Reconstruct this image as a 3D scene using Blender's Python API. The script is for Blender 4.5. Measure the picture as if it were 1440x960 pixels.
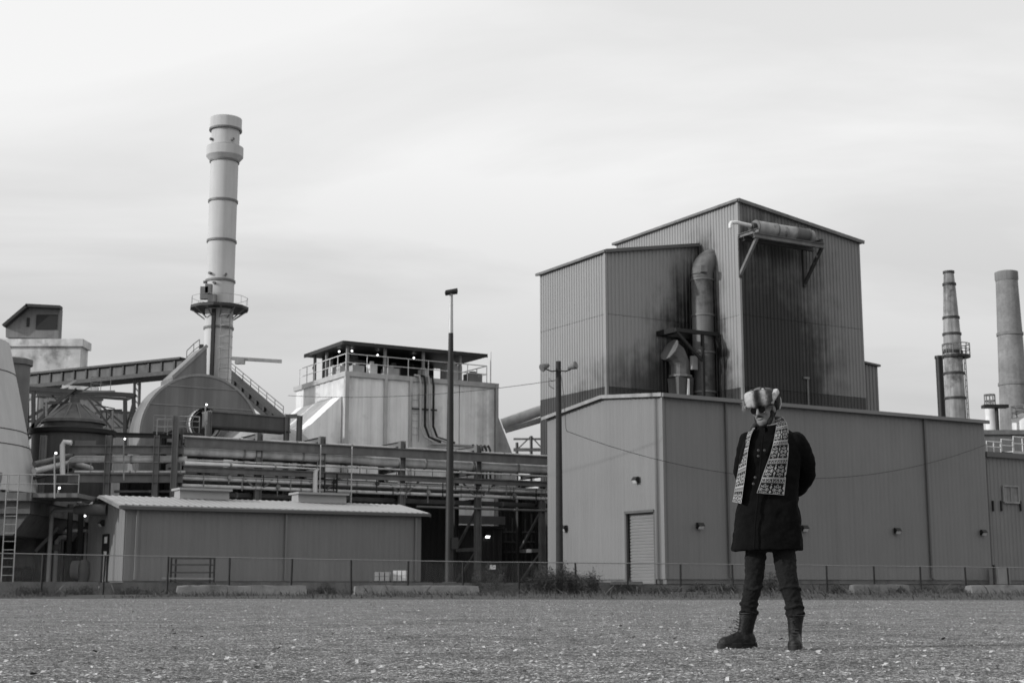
import bpy, math, random
import numpy as np
from mathutils import Vector, Matrix, noise as mnoise
R = math.radians
rnd = random.Random(7)
for o in list(bpy.data.objects): bpy.data.objects.remove(o)
sc = bpy.context.scene
COL = sc.collection

# ------------------------------------------------------------------ camera
CAMZ = 0.443; PITCH = math.atan(344/2000.0)
cam_d = bpy.data.cameras.new('camera'); cam = bpy.data.objects.new('camera', cam_d); COL.objects.link(cam)
cam_d.lens = 50; cam_d.sensor_width = 36; cam_d.sensor_fit = 'HORIZONTAL'
cam_d.clip_start = 0.05; cam_d.clip_end = 6000
cam.location = (0, 0, CAMZ); cam.rotation_euler = (math.pi/2 + PITCH, 0, 0)
cam_d.dof.use_dof = True; cam_d.dof.focus_distance = 10.4; cam_d.dof.aperture_fstop = 6.3
sc.camera = cam
# ------------------------------------------------------------------ light
SUN_EL = R(20); SUN_AZ = math.atan2(-0.94, -0.34)      # the sun stands to the left, low
w = bpy.data.worlds.new('World'); sc.world = w; w.use_nodes = True
nt = w.node_tree; nt.nodes.clear()
def wn(t, **k):
    n = nt.nodes.new(t)
    for a, b in k.items(): setattr(n, a, b)
    return n
sky = wn('ShaderNodeTexSky', sky_type='NISHITA', sun_disc=False, sun_elevation=SUN_EL, sun_rotation=SUN_AZ % (2*math.pi))
bw = wn('ShaderNodeRGBToBW'); nt.links.new(sky.outputs[0], bw.inputs[0])
tc = wn('ShaderNodeTexCoord'); sp = wn('ShaderNodeSeparateXYZ'); nt.links.new(tc.outputs['Generated'], sp.inputs[0])
def wmath(op, a, b=None, clamp=False):
    n = wn('ShaderNodeMath', operation=op, use_clamp=clamp)
    for i, x in enumerate((a, b)):
        if x is None: continue
        if isinstance(x, (int, float)): n.inputs[i].default_value = x
        else: nt.links.new(x, n.inputs[i])
    return n.outputs[0]
zz = wmath('ADD', wmath('MAXIMUM', sp.outputs['Z'], 0.0), 0.17)
cx = wmath('DIVIDE', sp.outputs['X'], zz); cy = wmath('DIVIDE', sp.outputs['Y'], zz)
cb = wn('ShaderNodeCombineXYZ'); nt.links.new(cx, cb.inputs[0]); nt.links.new(cy, cb.inputs[1])
mp = wn('ShaderNodeMapping'); mp.inputs['Rotation'].default_value = (0, 0, R(12)); mp.inputs['Scale'].default_value = (0.75, 1.7, 1); mp.inputs['Location'].default_value = (5.3, 0.4, 0)
nt.links.new(cb.outputs[0], mp.inputs[0])
n1 = wn('ShaderNodeTexNoise'); n1.inputs['Scale'].default_value = 0.8; n1.inputs['Detail'].default_value = 8; n1.inputs['Roughness'].default_value = 0.52; n1.inputs['Distortion'].default_value = 0.5
nt.links.new(mp.outputs[0], n1.inputs[0])
r1 = wn('ShaderNodeValToRGB'); nt.links.new(n1.outputs[0], r1.inputs[0])
e = r1.color_ramp.elements
e[0].position = 0.38; e[0].color = (7.5/10,)*3 + (1,)
e[1].position = 0.54; e[1].color = (9.0/10,)*3 + (1,)
# cloud banks lie lower and greyer towards the horizon on every side
low = wmath('SUBTRACT', 1.5, wmath('MULTIPLY', wmath('MAXIMUM', sp.outputs['Z'], 0.0), 5.0), True)
bank = wmath('SUBTRACT', 1.0, wmath('MULTIPLY', low, 0.42))
cl = wmath('MULTIPLY', wmath('MULTIPLY', r1.outputs[0], bank), 12.8)
mx = wn('ShaderNodeMix', data_type='FLOAT'); mx.inputs['Factor'].default_value = 0.75
nt.links.new(bw.outputs[0], mx.inputs['A']); nt.links.new(cl, mx.inputs['B'])
bg = wn('ShaderNodeBackground'); bg.inputs['Strength'].default_value = 0.1
nt.links.new(mx.outputs['Result'], bg.inputs['Color'])
wo = wn('ShaderNodeOutputWorld'); nt.links.new(bg.outputs[0], wo.inputs[0])
sd = bpy.data.lights.new('sun', 'SUN'); sd.energy = 3.0; sd.angle = R(1.2); sd.color = (1, 1, 1)
sun = bpy.data.objects.new('sun', sd); COL.objects.link(sun)
sdir = Vector((math.sin(SUN_AZ)*math.cos(SUN_EL), math.cos(SUN_AZ)*math.cos(SUN_EL), math.sin(SUN_EL)))
sun.rotation_euler = (-sdir).to_track_quat('-Z', 'Y').to_euler(); sun.location = sdir*200
vs = sc.view_settings; vs.view_transform = 'Standard'; vs.look = 'None'; vs.exposure = 0.0; vs.gamma = 1.0; vs.use_curve_mapping = False

# ------------------------------------------------------------------ pixel -> place helpers (1440 x 960)
CP, SP = math.cos(PITCH), math.sin(PITCH)
def ray(px, py):
    x = (px-720)/2000.0; y = (480-py)/2000.0
    return Vector((x, CP - y*SP, SP + y*CP))
CAM = Vector((0, 0, CAMZ))
def at(px, py, Y): d = ray(px, py); return CAM + d*(Y/d.y)
def hit(px, py, p, d):                      # vertical plane through p along horizontal direction d
    n = Vector((-d.y, d.x, 0)); r = ray(px, py); return CAM + r*((Vector(p)-CAM).dot(n)/r.dot(n))
def atz(px, py, z): d = ray(px, py); return CAM + d*((z-CAMZ)/d.z)
PHI = R(59.3)
U = Vector((math.sin(PHI), math.cos(PHI), 0)); V = Vector((-math.cos(PHI), math.sin(PHI), 0)); Z = Vector((0, 0, 1))
YARD = 0.6

# ------------------------------------------------------------------ materials (the photograph is black and white: greys only)
MATS = {}
def mat(name, val, rough=0.7, var=0.15, scale=3.0, bump=0.0, bscale=40, metal=0.0, streak=0.0, sscale=2.5, fine=0.0, emit=0, soot=None, dirt=0.0, spec=0.4):
    if name in MATS: return MATS[name]
    m = bpy.data.materials.new(name); m.use_nodes = True; t = m.node_tree; N = t.nodes; L = t.links
    b = N['Principled BSDF']; b.inputs['Roughness'].default_value = rough; b.inputs['Metallic'].default_value = metal
    b.inputs['Specular IOR Level'].default_value = spec
    if emit:
        b.inputs['Base Color'].default_value = (val,)*3+(1,); b.inputs['Emission Color'].default_value = (1, 1, 1, 1); b.inputs['Emission Strength'].default_value = emit
        MATS[name] = m; return m
    g = N.new('ShaderNodeNewGeometry')
    def mth(op, a, c=None, clamp=False):
        n = N.new('ShaderNodeMath'); n.operation = op; n.use_clamp = clamp
        for i, x in enumerate((a, c)):
            if x is None: continue
            if isinstance(x, (int, float)): n.inputs[i].default_value = x
            else: L.new(x, n.inputs[i])
        return n.outputs[0]
    def nz(sc_, det=4, vec=None, rg=0.55):
        n = N.new('ShaderNodeTexNoise'); n.inputs['Scale'].default_value = sc_; n.inputs['Detail'].default_value = det; n.inputs['Roughness'].default_value = rg
        L.new(vec or g.outputs['Position'], n.inputs['Vector']); return n.outputs[0]
    f = mth('ADD', 1.0, mth('MULTIPLY', mth('SUBTRACT', nz(scale), 0.5), var*3.2))
    if streak:
        mpn = N.new('ShaderNodeMapping'); mpn.inputs['Scale'].default_value = (1, 1, 0.05); L.new(g.outputs['Position'], mpn.inputs[0])
        f = mth('MULTIPLY', f, mth('ADD', 1.0, mth('MULTIPLY', mth('SUBTRACT', nz(sscale, 5, mpn.outputs[0], 0.65), 0.5), streak*3.2)))
    if fine:
        f = mth('MULTIPLY', f, mth('ADD', 1.0, mth('MULTIPLY', mth('SUBTRACT', nz(bscale, 3), 0.5), fine*3.2)))
    if dirt:                                # blotches of grime
        k = mth('MULTIPLY', mth('SUBTRACT', nz(scale*0.6, 6, None, 0.7), 0.52), 7.0, True)
        f = mth('MULTIPLY', f, mth('SUBTRACT', 1.0, mth('MULTIPLY', k, dirt)))
    if soot:                                # soot deposits around the ducts: (centre, size, strength) ellipsoids with ragged edges
        mps = N.new('ShaderNodeMapping'); mps.inputs['Scale'].default_value = (2.2, 2.2, 0.09); L.new(g.outputs['Position'], mps.inputs[0]); ns = mth('ADD', mth('MULTIPLY', nz(0.9, 5, None, 0.6), 0.5), mth('MULTIPLY', nz(1.6, 5, mps.outputs[0], 0.65), 0.5)); keep = None
        for (c, s, a) in soot:
            vm = N.new('ShaderNodeVectorMath'); vm.operation = 'SUBTRACT'; L.new(g.outputs['Position'], vm.inputs[0]); vm.inputs[1].default_value = c
            vd = N.new('ShaderNodeVectorMath'); vd.operation = 'DIVIDE'; L.new(vm.outputs[0], vd.inputs[0]); vd.inputs[1].default_value = s
            ln = N.new('ShaderNodeVectorMath'); ln.operation = 'LENGTH'; L.new(vd.outputs[0], ln.inputs[0])
            mr = N.new('ShaderNodeMapRange'); mr.interpolation_type = 'SMOOTHSTEP'
            L.new(mth('ADD', ln.outputs['Value'], mth('MULTIPLY', mth('SUBTRACT', ns, 0.5), 1.5)), mr.inputs['Value'])
            mr.inputs['From Min'].default_value = 0.25; mr.inputs['From Max'].default_value = 1.1
            mr.inputs['To Min'].default_value = 1-a; mr.inputs['To Max'].default_value = 1.0
            keep = mr.outputs[0] if keep is None else mth('MULTIPLY', keep, mr.outputs[0])
        f = mth('MULTIPLY', f, mth('MAXIMUM', keep, 0.05))
    c = mth('MAXIMUM', mth('MULTIPLY', f, val), 0.003)
    cbn = N.new('ShaderNodeCombineColor')
    for i in range(3): L.new(c, cbn.inputs[i])
    L.new(cbn.outputs[0], b.inputs['Base Color'])
    rr = mth('ADD', rough-0.1, mth('MULTIPLY', nz(scale*2.3, 3), 0.2), True); L.new(rr, b.inputs['Roughness'])
    if bump:
        bp = N.new('ShaderNodeBump'); bp.inputs['Strength'].default_value = bump; bp.inputs['Distance'].default_value = 0.02
        L.new(nz(bscale, 4), bp.inputs['Height']); L.new(bp.outputs[0], b.inputs['Normal'])
    MATS[name] = m; return m

mat('steel_dark', 0.026, 0.6, 0.3, 1.5, streak=0.3)
mat('steel_mid', 0.13, 0.6, 0.25, 1.5, streak=0.3)
mat('steel_brown', 0.075, 0.65, 0.25, 1.2, streak=0.35)
mat('steel_black', 0.007, 0.55, 0.3, 2)
mat('galv', 0.42, 0.45, 0.15, 1.5, streak=0.2, metal=0.2)
mat('galv_dull', 0.24, 0.55, 0.2, 1.5, streak=0.25)
mat('pale_pipe', 0.52, 0.5, 0.2, 1.0, streak=0.25, dirt=0.3)
mat('white_paint', 0.62, 0.55, 0.12, 1.5, streak=0.15)
mat('concrete', 0.11, 0.9, 0.25, 1.4, bump=0.5, bscale=14, streak=0.3, fine=0.15, dirt=0.4)
mat('concrete_pale', 0.16, 0.9, 0.22, 1.2, bump=0.5, bscale=16, streak=0.15, fine=0.2, dirt=0.45)
mat('wood_pole', 0.022, 0.85, 0.3, 3, bump=0.5, bscale=30, streak=0.4)
mat('black_rubber', 0.012, 0.7, 0.2, 5)
mat('lamp_lit', 0.8, emit=3)
mat('lens', 0.5, 0.25, 0.05, 3)
mat('glass', 0.03, 0.08, 0.1, 2, spec=0.6)

# ------------------------------------------------------------------ mesh helpers
class MB:
    def __init__(s): s.v = []; s.f = []
    def add(s, vs, fs):
        k = len(s.v); s.v += [Vector(p) for p in vs]; s.f += [tuple(i+k for i in f) for f in fs]; return s
    def box8(s, p):                         # 4 bottom (ccw seen from above), 4 top
        return s.add(p, [(3, 2, 1, 0), (4, 5, 6, 7), (0, 1, 5, 4), (1, 2, 6, 5), (2, 3, 7, 6), (3, 0, 4, 7)])
    def fbox(s, o, du, dv, dz, z0=0):       # box from corner o with edge vectors
        o = Vector(o); du = Vector(du); dv = Vector(dv); dz = Vector(dz)
        return s.box8([o, o+du, o+du+dv, o+dv, o+dz, o+du+dz, o+du+dv+dz, o+dv+dz])
    def bar(s, p, q, w_, h=None, up=Z):     # beam centred on p-q
        p = Vector(p); q = Vector(q); h = h or w_; d = (q-p).normalized()
        sx = d.cross(Vector(up))
        if sx.length < 1e-4: sx = d.cross(Vector((0, 1, 0)))
        sx.normalize(); sy = sx.cross(d).normalized(); a = sx*w_/2; b = sy*h/2
        return s.add([p-a-b, p+a-b, p+a+b, p-a+b, q-a-b, q+a-b, q+a+b, q-a+b],
                     [(0, 1, 2, 3), (7, 6, 5, 4), (0, 4, 5, 1), (1, 5, 6, 2), (2, 6, 7, 3), (3, 7, 4, 0)])
    def ibeam(s, p, q, w_, h, t=0.03, up=Z):
        p = Vector(p); q = Vector(q); d = (q-p).normalized(); sx = d.cross(Vector(up))
        if sx.length < 1e-4: sx = d.cross(Vector((0, 1, 0)))
        sx.normalize(); sy = sx.cross(d).normalized()
        s.bar(p+sy*(h/2-t/2), q+sy*(h/2-t/2), w_, t, up); s.bar(p-sy*(h/2-t/2), q-sy*(h/2-t/2), w_, t, up)
        return s.bar(p, q, t, h-2*t-0.002, up)
    def path(s, pts, r, n=10, cap=True):
        pts = [Vector(p) for p in pts]; m = len(pts); rs = r if isinstance(r, (list, tuple)) else [r]*m
        k = len(s.v); pu = None
        for i, p in enumerate(pts):
            d = ((pts[i]-pts[i-1]).normalized() if i else Vector()) + ((pts[i+1]-pts[i]).normalized() if i < m-1 else Vector())
            d.normalize()
            if pu is None:
                pu = d.orthogonal().normalized()
            else:
                pu = (pu - d*pu.dot(d)).normalized()
            pv = d.cross(pu)
            for j in range(n):
                a = 2*math.pi*j/n; s.v.append(p + (pu*math.cos(a)+pv*math.sin(a))*rs[i])
        for i in range(m-1):
            for j in range(n):
                a = k+i*n+j; b = k+i*n+(j+1) % n; s.f.append((a, b, b+n, a+n))
        if cap:
            s.f.append(tuple(k+j for j in reversed(range(n)))); s.f.append(tuple(k+(m-1)*n+j for j in range(n)))
        return s
    def tube(s, p, q, r, r2=None, n=12, cap=True): return s.path([p, q], [r, r if r2 is None else r2], n, cap)
    def lathe(s, o, prof, n=32, cap=True):
        o = Vector(o); k = len(s.v)
        for r, z in prof:
            for j in range(n):
                a = 2*math.pi*j/n; s.v.append(o+Vector((r*math.cos(a), r*math.sin(a), z)))
        for i in range(len(prof)-1):
            for j in range(n):
                a = k+i*n+j; b = k+i*n+(j+1) % n; s.f.append((a, b, b+n, a+n))
        if cap:
            s.f.append(tuple(k+j for j in reversed(range(n)))); s.f.append(tuple(k+(len(prof)-1)*n+j for j in range(n)))
        return s
    def prism(s, poly, ext):
        poly = [Vector(p) for p in poly]; ext = Vector(ext); n = len(poly)
        nrm = Vector((0, 0, 0))
        for i in range(n): nrm += poly[i].cross(poly[(i+1) % n])
        if nrm.dot(ext) > 0: poly.reverse()
        return s.add(poly+[p+ext for p in poly], [tuple(range(n)), tuple(n+i for i in reversed(range(n)))] + [(i, n+i, n+(i+1) % n, (i+1) % n) for i in range(n)])
    def corr(s, p, q, z0a, z0b, z1a, z1b, out, pitch=0.3, dep=0.045, back=0.12):   # ribbed sheet wall from p to q, ribs standing out along `out`
        p = Vector((p[0], p[1], 0)); q = Vector((q[0], q[1], 0)); Ln = (q-p).length; n = max(1, round(Ln/pitch)); out = Vector(out); st = []
        for i in range(n):
            for fr, o_ in ((0.0, 0), (0.30, 0), (0.42, 1), (0.86, 1)): st.append(((i+fr)/n, o_*dep))
        st.append((1.0, 0)); k = len(s.v)
        for t, o_ in st:
            b = p.lerp(q, t)
            s.v.append(b+out*o_+Z*(z0a+(z0b-z0a)*t)); s.v.append(b+out*o_+Z*(z1a+(z1b-z1a)*t))
        flip = (q-p).cross(Z).dot(out) < 0
        for i in range(len(st)-1):
            a = k+2*i; f = (a, a+2, a+3, a+1); s.f.append(f[::-1] if flip else f)
        c = [p+Z*z0a, q+Z*z0b, q+Z*z1b, p+Z*z1a]; bk = [x-out*back for x in c]; k = len(s.v); s.v += [x-out*0.004 for x in c]+bk   # the backing of the sheet
        fs = [(7, 6, 5, 4), (0, 1, 5, 4), (1, 2, 6, 5), (2, 3, 7, 6), (3, 0, 4, 7)]
        s.f += [tuple(k+i for i in (f[::-1] if not flip else f)) for f in fs]
        return s
    def build(s, name, m, parent=None, smooth=True, ang=38, kind=None, label=None):
        off = Vector(parent.matrix_world.translation) if parent else Vector((0, 0, 0))
        if parent: off = world_loc(parent)
        me = bpy.data.meshes.new(name); me.from_pydata([tuple(p-off) for p in s.v], [], s.f); me.update()
        if smooth:
            me.polygons.foreach_set('use_smooth', [True]*len(me.polygons)); me.set_sharp_from_angle(angle=R(ang))
        o = bpy.data.objects.new(name, me); COL.objects.link(o)
        if m: me.materials.append(MATS[m] if isinstance(m, str) else m)
        if parent: o.parent = parent
        if kind: o['kind'] = kind
        if label: o['label'] = label
        return o
def world_loc(o):
    l = Vector(o.location); p = o.parent
    while p: l += Vector(p.location); p = p.parent
    return l
def thing(name, label, cat, loc=(0, 0, 0), group=None):
    o = bpy.data.objects.new(name, None); COL.objects.link(o); o.location = loc; o.empty_display_size = 0.3
    o['label'] = label; o['category'] = cat
    if group: o['group'] = group
    return o
def tag(o, label, cat, group=None):
    o['label'] = label; o['category'] = cat
    if group: o['group'] = group
    # set a single-mesh thing's origin at its base
    me = o.data; xs = np.empty(len(me.vertices)*3, np.float32); me.vertices.foreach_get('co', xs); xs = xs.reshape(-1, 3)
    c = Vector(((xs[:, 0].min()+xs[:, 0].max())/2, (xs[:, 1].min()+xs[:, 1].max())/2, xs[:, 2].min()))
    c = Vector(tuple(float(x) for x in c)); me.transform(Matrix.Translation(-c)); o.location = c
    return o
def struct(o): o['kind'] = 'structure'; return o
def railing(mb, pts, h=1.05, step=1.5, r=0.022, mids=(0.52,)):
    for i in range(len(pts)-1):
        p, q = Vector(pts[i]), Vector(pts[i+1]); n = max(1, round((q-p).length/step))
        for k in range(n+(1 if i == len(pts)-2 else 0)):
            b = p.lerp(q, k/n); mb.tube(b, b+Z*h, r, n=5)
        mb.tube(p+Z*h, q+Z*h, r*1.1, n=5)
        for m_ in mids: mb.tube(p+Z*h*m_, q+Z*h*m_, r*0.9, n=5)
    return mb
def ladder(mb, p, q, w_=0.45, side=U, step=0.33, r=0.02):
    p = Vector(p); q = Vector(q); sd_ = Vector(side)*w_/2
    mb.tube(p-sd_, q-sd_, r, n=5); mb.tube(p+sd_, q+sd_, r, n=5); n = int((q-p).length/step)
    for i in range(1, n): b = p.lerp(q, i/n); mb.tube(b-sd_, b+sd_, r*0.7, n=4)
    return mb
YARD = 0.55
# ================================================================== ground
def ground_material():
    m = bpy.data.materials.new('gravel_lot'); m.use_nodes = True; t = m.node_tree; N = t.nodes; L = t.links; b = N['Principled BSDF']
    g = N.new('ShaderNodeNewGeometry')
    def nz(s, d=3, r=0.6):
        n = N.new('ShaderNodeTexNoise'); n.inputs['Scale'].default_value = s; n.inputs['Detail'].default_value = d; n.inputs['Roughness'].default_value = r; L.new(g.outputs['Position'], n.inputs[0]); return n.outputs[0]
    def vor(s):
        n = N.new('ShaderNodeTexVoronoi'); n.inputs['Scale'].default_value = s; L.new(g.outputs['Position'], n.inputs[0]); return n
    def ramp(x, stops):
        r = N.new('ShaderNodeValToRGB'); L.new(x, r.inputs[0]); e = r.color_ramp.elements
        while len(e) < len(stops): e.new(0.5)
        for k, (p, v) in enumerate(stops): e[k].position = p; e[k].color = (v, v, v, 1)
        return r.outputs[0]
    def mul(a, c):
        n = N.new('ShaderNodeMath'); n.operation = 'MULTIPLY'; L.new(a, n.inputs[0])
        if isinstance(c, float): n.inputs[1].default_value = c
        else: L.new(c, n.inputs[1])
        return n.outputs[0]
    sepn = N.new('ShaderNodeSeparateColor'); v1 = vor(65); L.new(v1.outputs['Color'], sepn.inputs[0])
    stone = ramp(sepn.outputs[0], [(0.0, 0.03), (0.4, 0.09), (0.72, 0.165), (0.88, 0.34), (1.0, 0.68)])
    patch = ramp(nz(0.45, 7, 0.72), [(0.3, 0.55), (0.5, 1.0), (0.7, 1.25)])
    mid = ramp(nz(11, 5, 0.8), [(0.32, 0.32), (0.7, 1.7)])
    mid2 = ramp(nz(2.6, 6, 0.85), [(0.36, 0.45), (0.5, 1.0), (0.66, 1.65)])
    c = mul(mul(mul(stone, patch), mid), mid2); L.new(c, b.inputs['Base Color']); b.inputs['Roughness'].default_value = 0.9; b.inputs['Specular IOR Level'].default_value = 0.25
    bp = N.new('ShaderNodeBump'); bp.inputs['Strength'].default_value = 0.9; bp.inputs['Distance'].default_value = 0.012; L.new(v1.outputs['Distance'], bp.inputs['Height']); bp.invert = True
    b2 = N.new('ShaderNodeBump'); b2.inputs['Strength'].default_value = 0.6; b2.inputs['Distance'].default_value = 0.05; L.new(nz(5, 4, 0.7), b2.inputs['Height']); L.new(bp.outputs[0], b2.inputs['Normal'])
    L.new(b2.outputs[0], b.inputs['Normal']); return m
GM = ground_material()
g = MB(); g.add([(-2500, -60, 0), (2500, -60, 0), (2500, 3000, 0), (-2500, 3000, 0)], [(0, 1, 2, 3)])
struct(g.build('ground', GM, smooth=False))

def FY(px): return 1/(1/56 + (1/69-1/56)*px/1440.0)
def FP(px, back=0.0, z=0.0):
    p = at(px, 824, FY(px)); p.z = z
    d = FD.cross(Z) if FD is not None else Vector(); return p - d*back
FD = None; FD = (FP(1440)-FP(0)).normalized()                      # the fence runs away to the right
E0 = atz(0, 841.2, 0); E1 = atz(1440, 844.2, 0); ED = (E1-E0).normalized()
mat('verge_soil', 0.05, 0.95, 0.35, 1.6, bump=0.8, bscale=9, fine=0.35)
vg = MB(); nx, ny = 120, 10
for j in range(ny+1):
    for i in range(nx+1):
        t = -0.6+2.2*i/nx; a = E0.lerp(E1, t); b = FP(0, 1.5).lerp(FP(1440, 1.5), t); s_ = j/ny; p = a.lerp(b, s_)
        p += Vector((0, -1, 0))*(0.9*(mnoise.noise((p.x*0.25, 3.3, 0))) if j == 0 else 0)
        p.z = -0.03 if j == 0 else 0.02+0.12*s_+0.05*mnoise.noise((p.x*0.5, p.y*0.5, 1))*(0.3+s_); vg.v.append(p)
for j in range(ny):
    for i in range(nx): a = j*(nx+1)+i; vg.f.append((a, a+1, a+nx+2, a+nx+1))
struct(vg.build('verge', 'verge_soil'))
mat('yard_paving', 0.12, 0.9, 0.25, 0.8, bump=0.4, bscale=12, fine=0.2)
yd = MB(); A0, A1 = FP(0, 1.65).lerp(FP(1440, 1.65), -3.5), FP(0, 1.65).lerp(FP(1440, 1.65), 4.5)
yd.add([A0+Z*YARD, A1+Z*YARD, Vector((420, 420, YARD)), Vector((-420, 420, YARD))], [(0, 1, 2, 3)])
struct(yd.build('site_yard', 'yard_paving', smooth=False))

# low concrete retaining wall, poured in lengths
rw = thing('retaining_wall', 'low stained concrete retaining wall running behind the chain link fence', 'wall', FP(620, 1.3))
LT = (FP(1440)-FP(0)).length; n = 15; seg = LT*1.5/n
for k in range(n):
    a = FP(0, 1.3)-FD*LT*0.22+FD*seg*k; zt = YARD+0.07+rnd.uniform(-.02, .02) - (0.09 if k > 7 else 0)
    m = MB(); bk = (-FD.cross(Z))*0.34; m.fbox(a+FD*0.015-Z*0.2, FD*(seg-0.03), bk, Z*(zt+0.2)); m.build('wall_block', 'concrete', rw, smooth=False)

# ================================================================== chain link fence
fn = thing('chain_link_fence', 'long chain link fence with dark round posts and thin top rail', 'fence', FP(700))
mat('fence_steel', 0.004, 0.6, 0.2, 3); mat('fence_rail', 0.2, 0.5, 0.15, 2)
post_px = [-32, 58, 145, 235, 322, 409, 494, 573, 651, 730, 810, 883, 957, 1031, 1098, 1163, 1230, 1295, 1359, 1419, 1478]
def ftop(px): return at(px, 777.5+ (788.5-777.5)*min(px, 595)/595 + max(0, px-595)*9/845.0, FY(px)).z
for px in post_px:
    b = FP(px); lean = Vector((rnd.uniform(-.03, .03), 0, 0))
    MB().tube(b-Z*0.1, b+lean+Z*(ftop(px)-0.01), 0.042, n=8).build('post', 'fence_steel', fn)
m = MB()
for i in range(len(post_px)-1):
    a, b = post_px[i], post_px[i+1]; pa, pb = FP(a), FP(b); pa.z = ftop(a); pb.z = ftop(b)
    mid = pa.lerp(pb, .5)+Z*rnd.uniform(-.02, .01); m.path([pa, mid, pb], 0.02, 6)
m.build('top_rail', 'fence_rail', fn)
m = MB(); Wd = 0.0016                                               # the woven wires
for i in range(len(post_px)-1):
    a, b = post_px[i], post_px[i+1]; pa, pb = FP(a), FP(b); L_ = (pb-pa).length; h0 = 0.12; h1 = (ftop(a)+ftop(b))/2-0.03; H = h1-h0; st = 0.085
    nn = int((L_+H)/st)
    for k in range(nn):
        s0 = -H+k*st
        for sg in (1, -1):
            x0, x1 = s0, s0+H; za, zb = (h0, h1) if sg == 1 else (h1, h0)
            c0, c1 = max(x0, 0), min(x1, L_)
            if c1 <= c0: continue
            f0, f1 = (c0-x0)/H, (c1-x0)/H; p = pa+FD*c0; q = pa+FD*c1; p.z = za+(zb-za)*f0; q.z = za+(zb-za)*f1
            nrm = FD.cross(Z)*Wd; up = Vector((0, 0, Wd)); kk = len(m.v)
            m.v += [p-nrm-up, p+nrm-up, p+up, q-nrm-up, q+nrm-up, q+up]; m.f += [(kk, kk+1, kk+4, kk+3), (kk+1, kk+2, kk+5, kk+4), (kk+2, kk, kk+3, kk+5)]
m.build('wire_mesh', 'fence_rail', fn, kind='stuff')
p = hit(693, 797, FP(693, -0.05), FD); m = MB(); m.fbox(p-FD*0.13-Z*0.09, FD*0.26, -FD.cross(Z)*0.012, Z*0.18)
tag(m.build('fence_sign', 'white_paint'), 'small blank white sign plate wired to the chain link fence', 'sign')

mat('concrete_dark', 0.125, .9, .3, 1.6, bump=.5, bscale=14, streak=.3, fine=.2, dirt=.5)
# ================================================================== concrete barriers and slabs
def barrier(px0, px1, py_top, py_bot, label, Yoff=1.0, thick=0.5, taper=0.10, chip=0.03, seed=0, slab=False, mt='concrete_pale'):
    pm = (px0+px1)/2; base = FP(pm, -Yoff); a = hit(px0, 830, base, FD); b = hit(px1, 830, base, FD); zt = hit(pm, py_top, base, FD).z; zb = -0.02
    a.z = b.z = 0; m = MB(); nl = max(8, int((b-a).length/0.16)); nrm = FD.cross(Z); prof = [(-.5, 0), (-.5, .25), (-.44, .42), (-.44+taper, .92), (-.40+taper, 1), (.40-taper, 1), (.44-taper, .92), (.44, .42), (.5, .25), (.5, 0)]
    n = len(prof)
    for i in range(nl+1):
        t = i/nl; e_ = 0.06*max(0, 1-min(t, 1-t)*14)
        for (x, z) in prof:
            q = a.lerp(b, t*(1-0.02*z)+0.01*z)+nrm*(x*thick*(1-e_)); q.z = zb+(zt-zb)*z*(1-e_*0.8)
            nsn = mnoise.noise((q.x*2.2+seed*9, q.y*2.2, q.z*4)); c = chip*mnoise.noise((q.x*0.8+seed*5, q.z*2, 7))
            if z > .5: q.z += -abs(nsn)*chip*1.6 + c
            q += nrm*nsn*chip; m.v.append(q)
    for i in range(nl):
        for j in range(n-1): k = i*n+j; m.f.append((k, k+1, k+n+1, k+n))
    m.f.append(tuple(range(n))); m.f.append(tuple(nl*n+j for j in reversed(range(n))))
    o = m.build('concrete_barrier', mt, ang=60); return tag(o, label, 'barrier', 'concrete barriers along the lot edge')
barrier(247, 431, 822, 840, 'long pale concrete barrier with a chipped top in front of the low metal shed', 1.1, 0.55, chip=0.045, seed=1)
barrier(497, 673, 822.5, 841, 'long straight concrete barrier at the foot of the tall lamp pole', 1.2, 0.6, chip=0.02, seed=2)
barrier(1197, 1276, 821, 838, 'short dark-faced concrete block with worn pale top by the wall downpipe', 0.5, 0.6, chip=0.03, seed=3, mt='concrete_dark')
barrier(1361, 1475, 822, 838, 'concrete barrier below the small window of the plain side building', 0.6, 0.8, chip=0.03, seed=4)
def slab(px0, px1, py0, py1, label, off):
    pm = (px0+px1)/2; base = FP(pm, -off); a = hit(px0, 830, base, FD); b = hit(px1, 830, base, FD); z0 = hit(pm, py1, base, FD).z; z1 = hit(pm, py0, base, FD).z
    m = MB(); nrm = FD.cross(Z)
    m.box8([Vector((*(q.xy), z)) for z in (z0, z1) for q in (a+nrm*.4, b+nrm*.35, b-nrm*.5-FD*.2, a-nrm*.5+FD*.3)])
    o = m.build('concrete_slab', 'concrete_pale', smooth=False); tag(o, label, 'slab')
slab(940, 1008, 832, 838.5, 'flat broken concrete slab lying in the weeds', 0.8)
slab(855, 900, 817, 821.5, 'pale concrete loading step in front of the roll-up door', -1.2)

# ================================================================== buildings with ribbed sheet walls
mat('sheet_annex', 0.17, 0.55, 0.07, 0.35, streak=0.09, sscale=3)
mat('sheet_shed', 0.17, 0.55, 0.08, 0.5, streak=0.12, sscale=3)
mat('trim_light', 0.33, 0.5, 0.08, 1); mat('trim_dark', 0.09, 0.5, 0.1, 1)
mat('roof_sheet', 0.30, 0.45, 0.1, 0.7, streak=0.05)
mat('footing', 0.13, 0.9, 0.2, 1.5, bump=0.3, bscale=12, dirt=0.4)

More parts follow.
